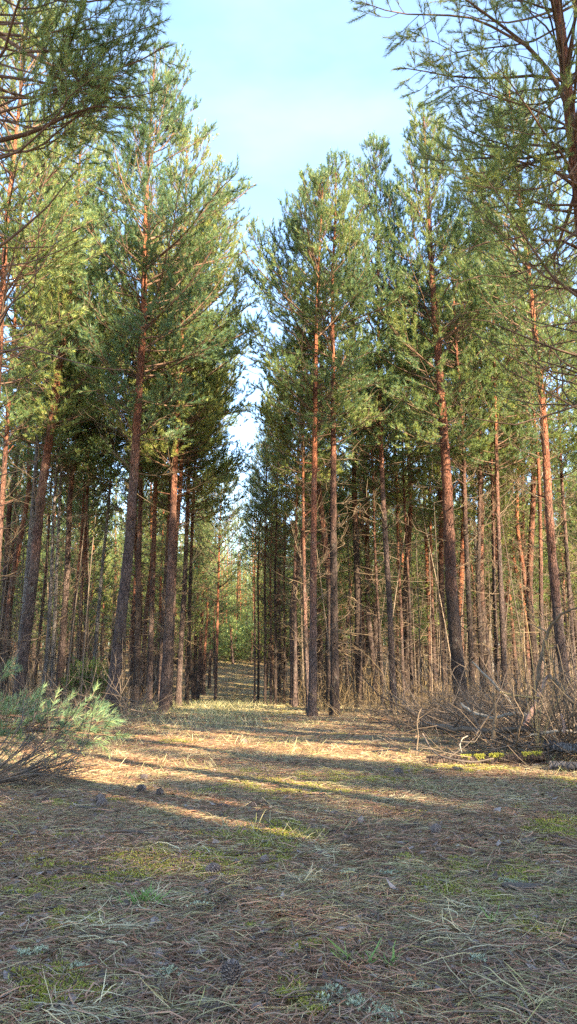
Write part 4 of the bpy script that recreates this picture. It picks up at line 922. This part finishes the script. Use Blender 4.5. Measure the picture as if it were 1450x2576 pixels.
for k, (a, b_, sc, tl_, lb) in enumerate([(582,2472,1.15,.25,'open pine cone standing on the moss at the bottom, the nearest one'), (515,2197,1.15,1.45,'pine cone lying on bright moss left of centre'), (364,1963,1.3,1.4,'pine cone on the edge of the sunlit strip at the left'), (368,1987,1.3,1.5,'pine cone just below the one on the edge of the sunlit strip'), (396,1997,1.1,1.3,'small cone right of the pair at the left'),
        (242,2027,1.3,1.5,'pine cone under the bare shrub, left one of two'), (262,2018,1.2,1.2,'pine cone under the bare shrub, right one of two'), (642,2031,1.1,1.5,'dark cone in the middle of the clearing beyond the centre tuft'), (990,1945,1.4,1.4,'pine cone on sunlit moss right of the middle'), (1095,2097,1.2,1.4,'pine cone on shaded litter, mid right'), (622,1868,1.6,1.4,'far small cone on the path'), (118,2018,1.2,1.5,'cone near the left border by the thin twigs')]):
    p = ground_at(a, b_); o = bpy.data.objects.new("pine_cone", cms[k % 2]); C.collection.objects.link(o); o.location = p + [0, 0, (.010 if tl_ > 1 else -.004)]; o.scale = (sc,) * 3; o.rotation_euler = (tl_, .1 * k, k * 1.7)
    tag(o, lb, 'pine cone', 'pine cones on the ground')
# pieces of bark
for k, (a, b_, L_, lb) in enumerate([(1312,2236,.075,'charred piece of bark lying on lichen at the right'), (1325,2120,.05,'dark bark scrap at the right, farther back'), (118,2022,.04,'reddish brown bark scrap near the left border'), (20,2132,.045,'black wood crumb at the left border'), (1150,1935,.09,'flat bark plate by the mossy log'), (1080,1942,.07,'grey bark plate on the sunlit moss')]):
    rg = np.random.default_rng(1400 + k); p = ground_at(a, b_); mb = MB(); nx_, ny_ = 14, 6
    uu, vv = np.meshgrid(np.linspace(-1, 1, nx_), np.linspace(-1, 1, ny_)); ed = 1 - .25 * rg.random((ny_, nx_))
    for top in (0, 1):
        V = np.stack([uu * L_ * ed, vv * L_ * .28 * ed * (1 - .4 * uu ** 2), (.012 if top else .0) + .006 * (1 - vv ** 2) + rg.normal(0, .0015, uu.shape)], -1).reshape(-1, 3)
        I = (np.arange(ny_ - 1)[:, None] * nx_ + np.arange(nx_ - 1)[None]).ravel(); F_ = np.stack([I, I + 1, I + 1 + nx_, I + nx_], -1); mb.add(V, F_ if top else F_[:, ::-1], 0)
    bd_ = list(range(nx_)) + [i * nx_ + nx_ - 1 for i in range(1, ny_)] + [(ny_ - 1) * nx_ + i for i in range(nx_ - 2, -1, -1)] + [i * nx_ for i in range(ny_ - 2, 0, -1)]
    bd_ = np.array(bd_); nn = nx_ * ny_; mb.F.append((np.stack([bd_, np.roll(bd_, -1), np.roll(bd_, -1) + nn, bd_ + nn], -1), 0, False))
    o = mb.obj("bark_piece", [[M_darkstem, M_darkstem, M_litter, M_darkstem, M_brush, M_dead][k]], None, p + [0, 0, .002]); o.rotation_euler = (.1, .05, .1 + k * .4); tag(o, lb, 'bark piece', 'bark pieces on the ground')
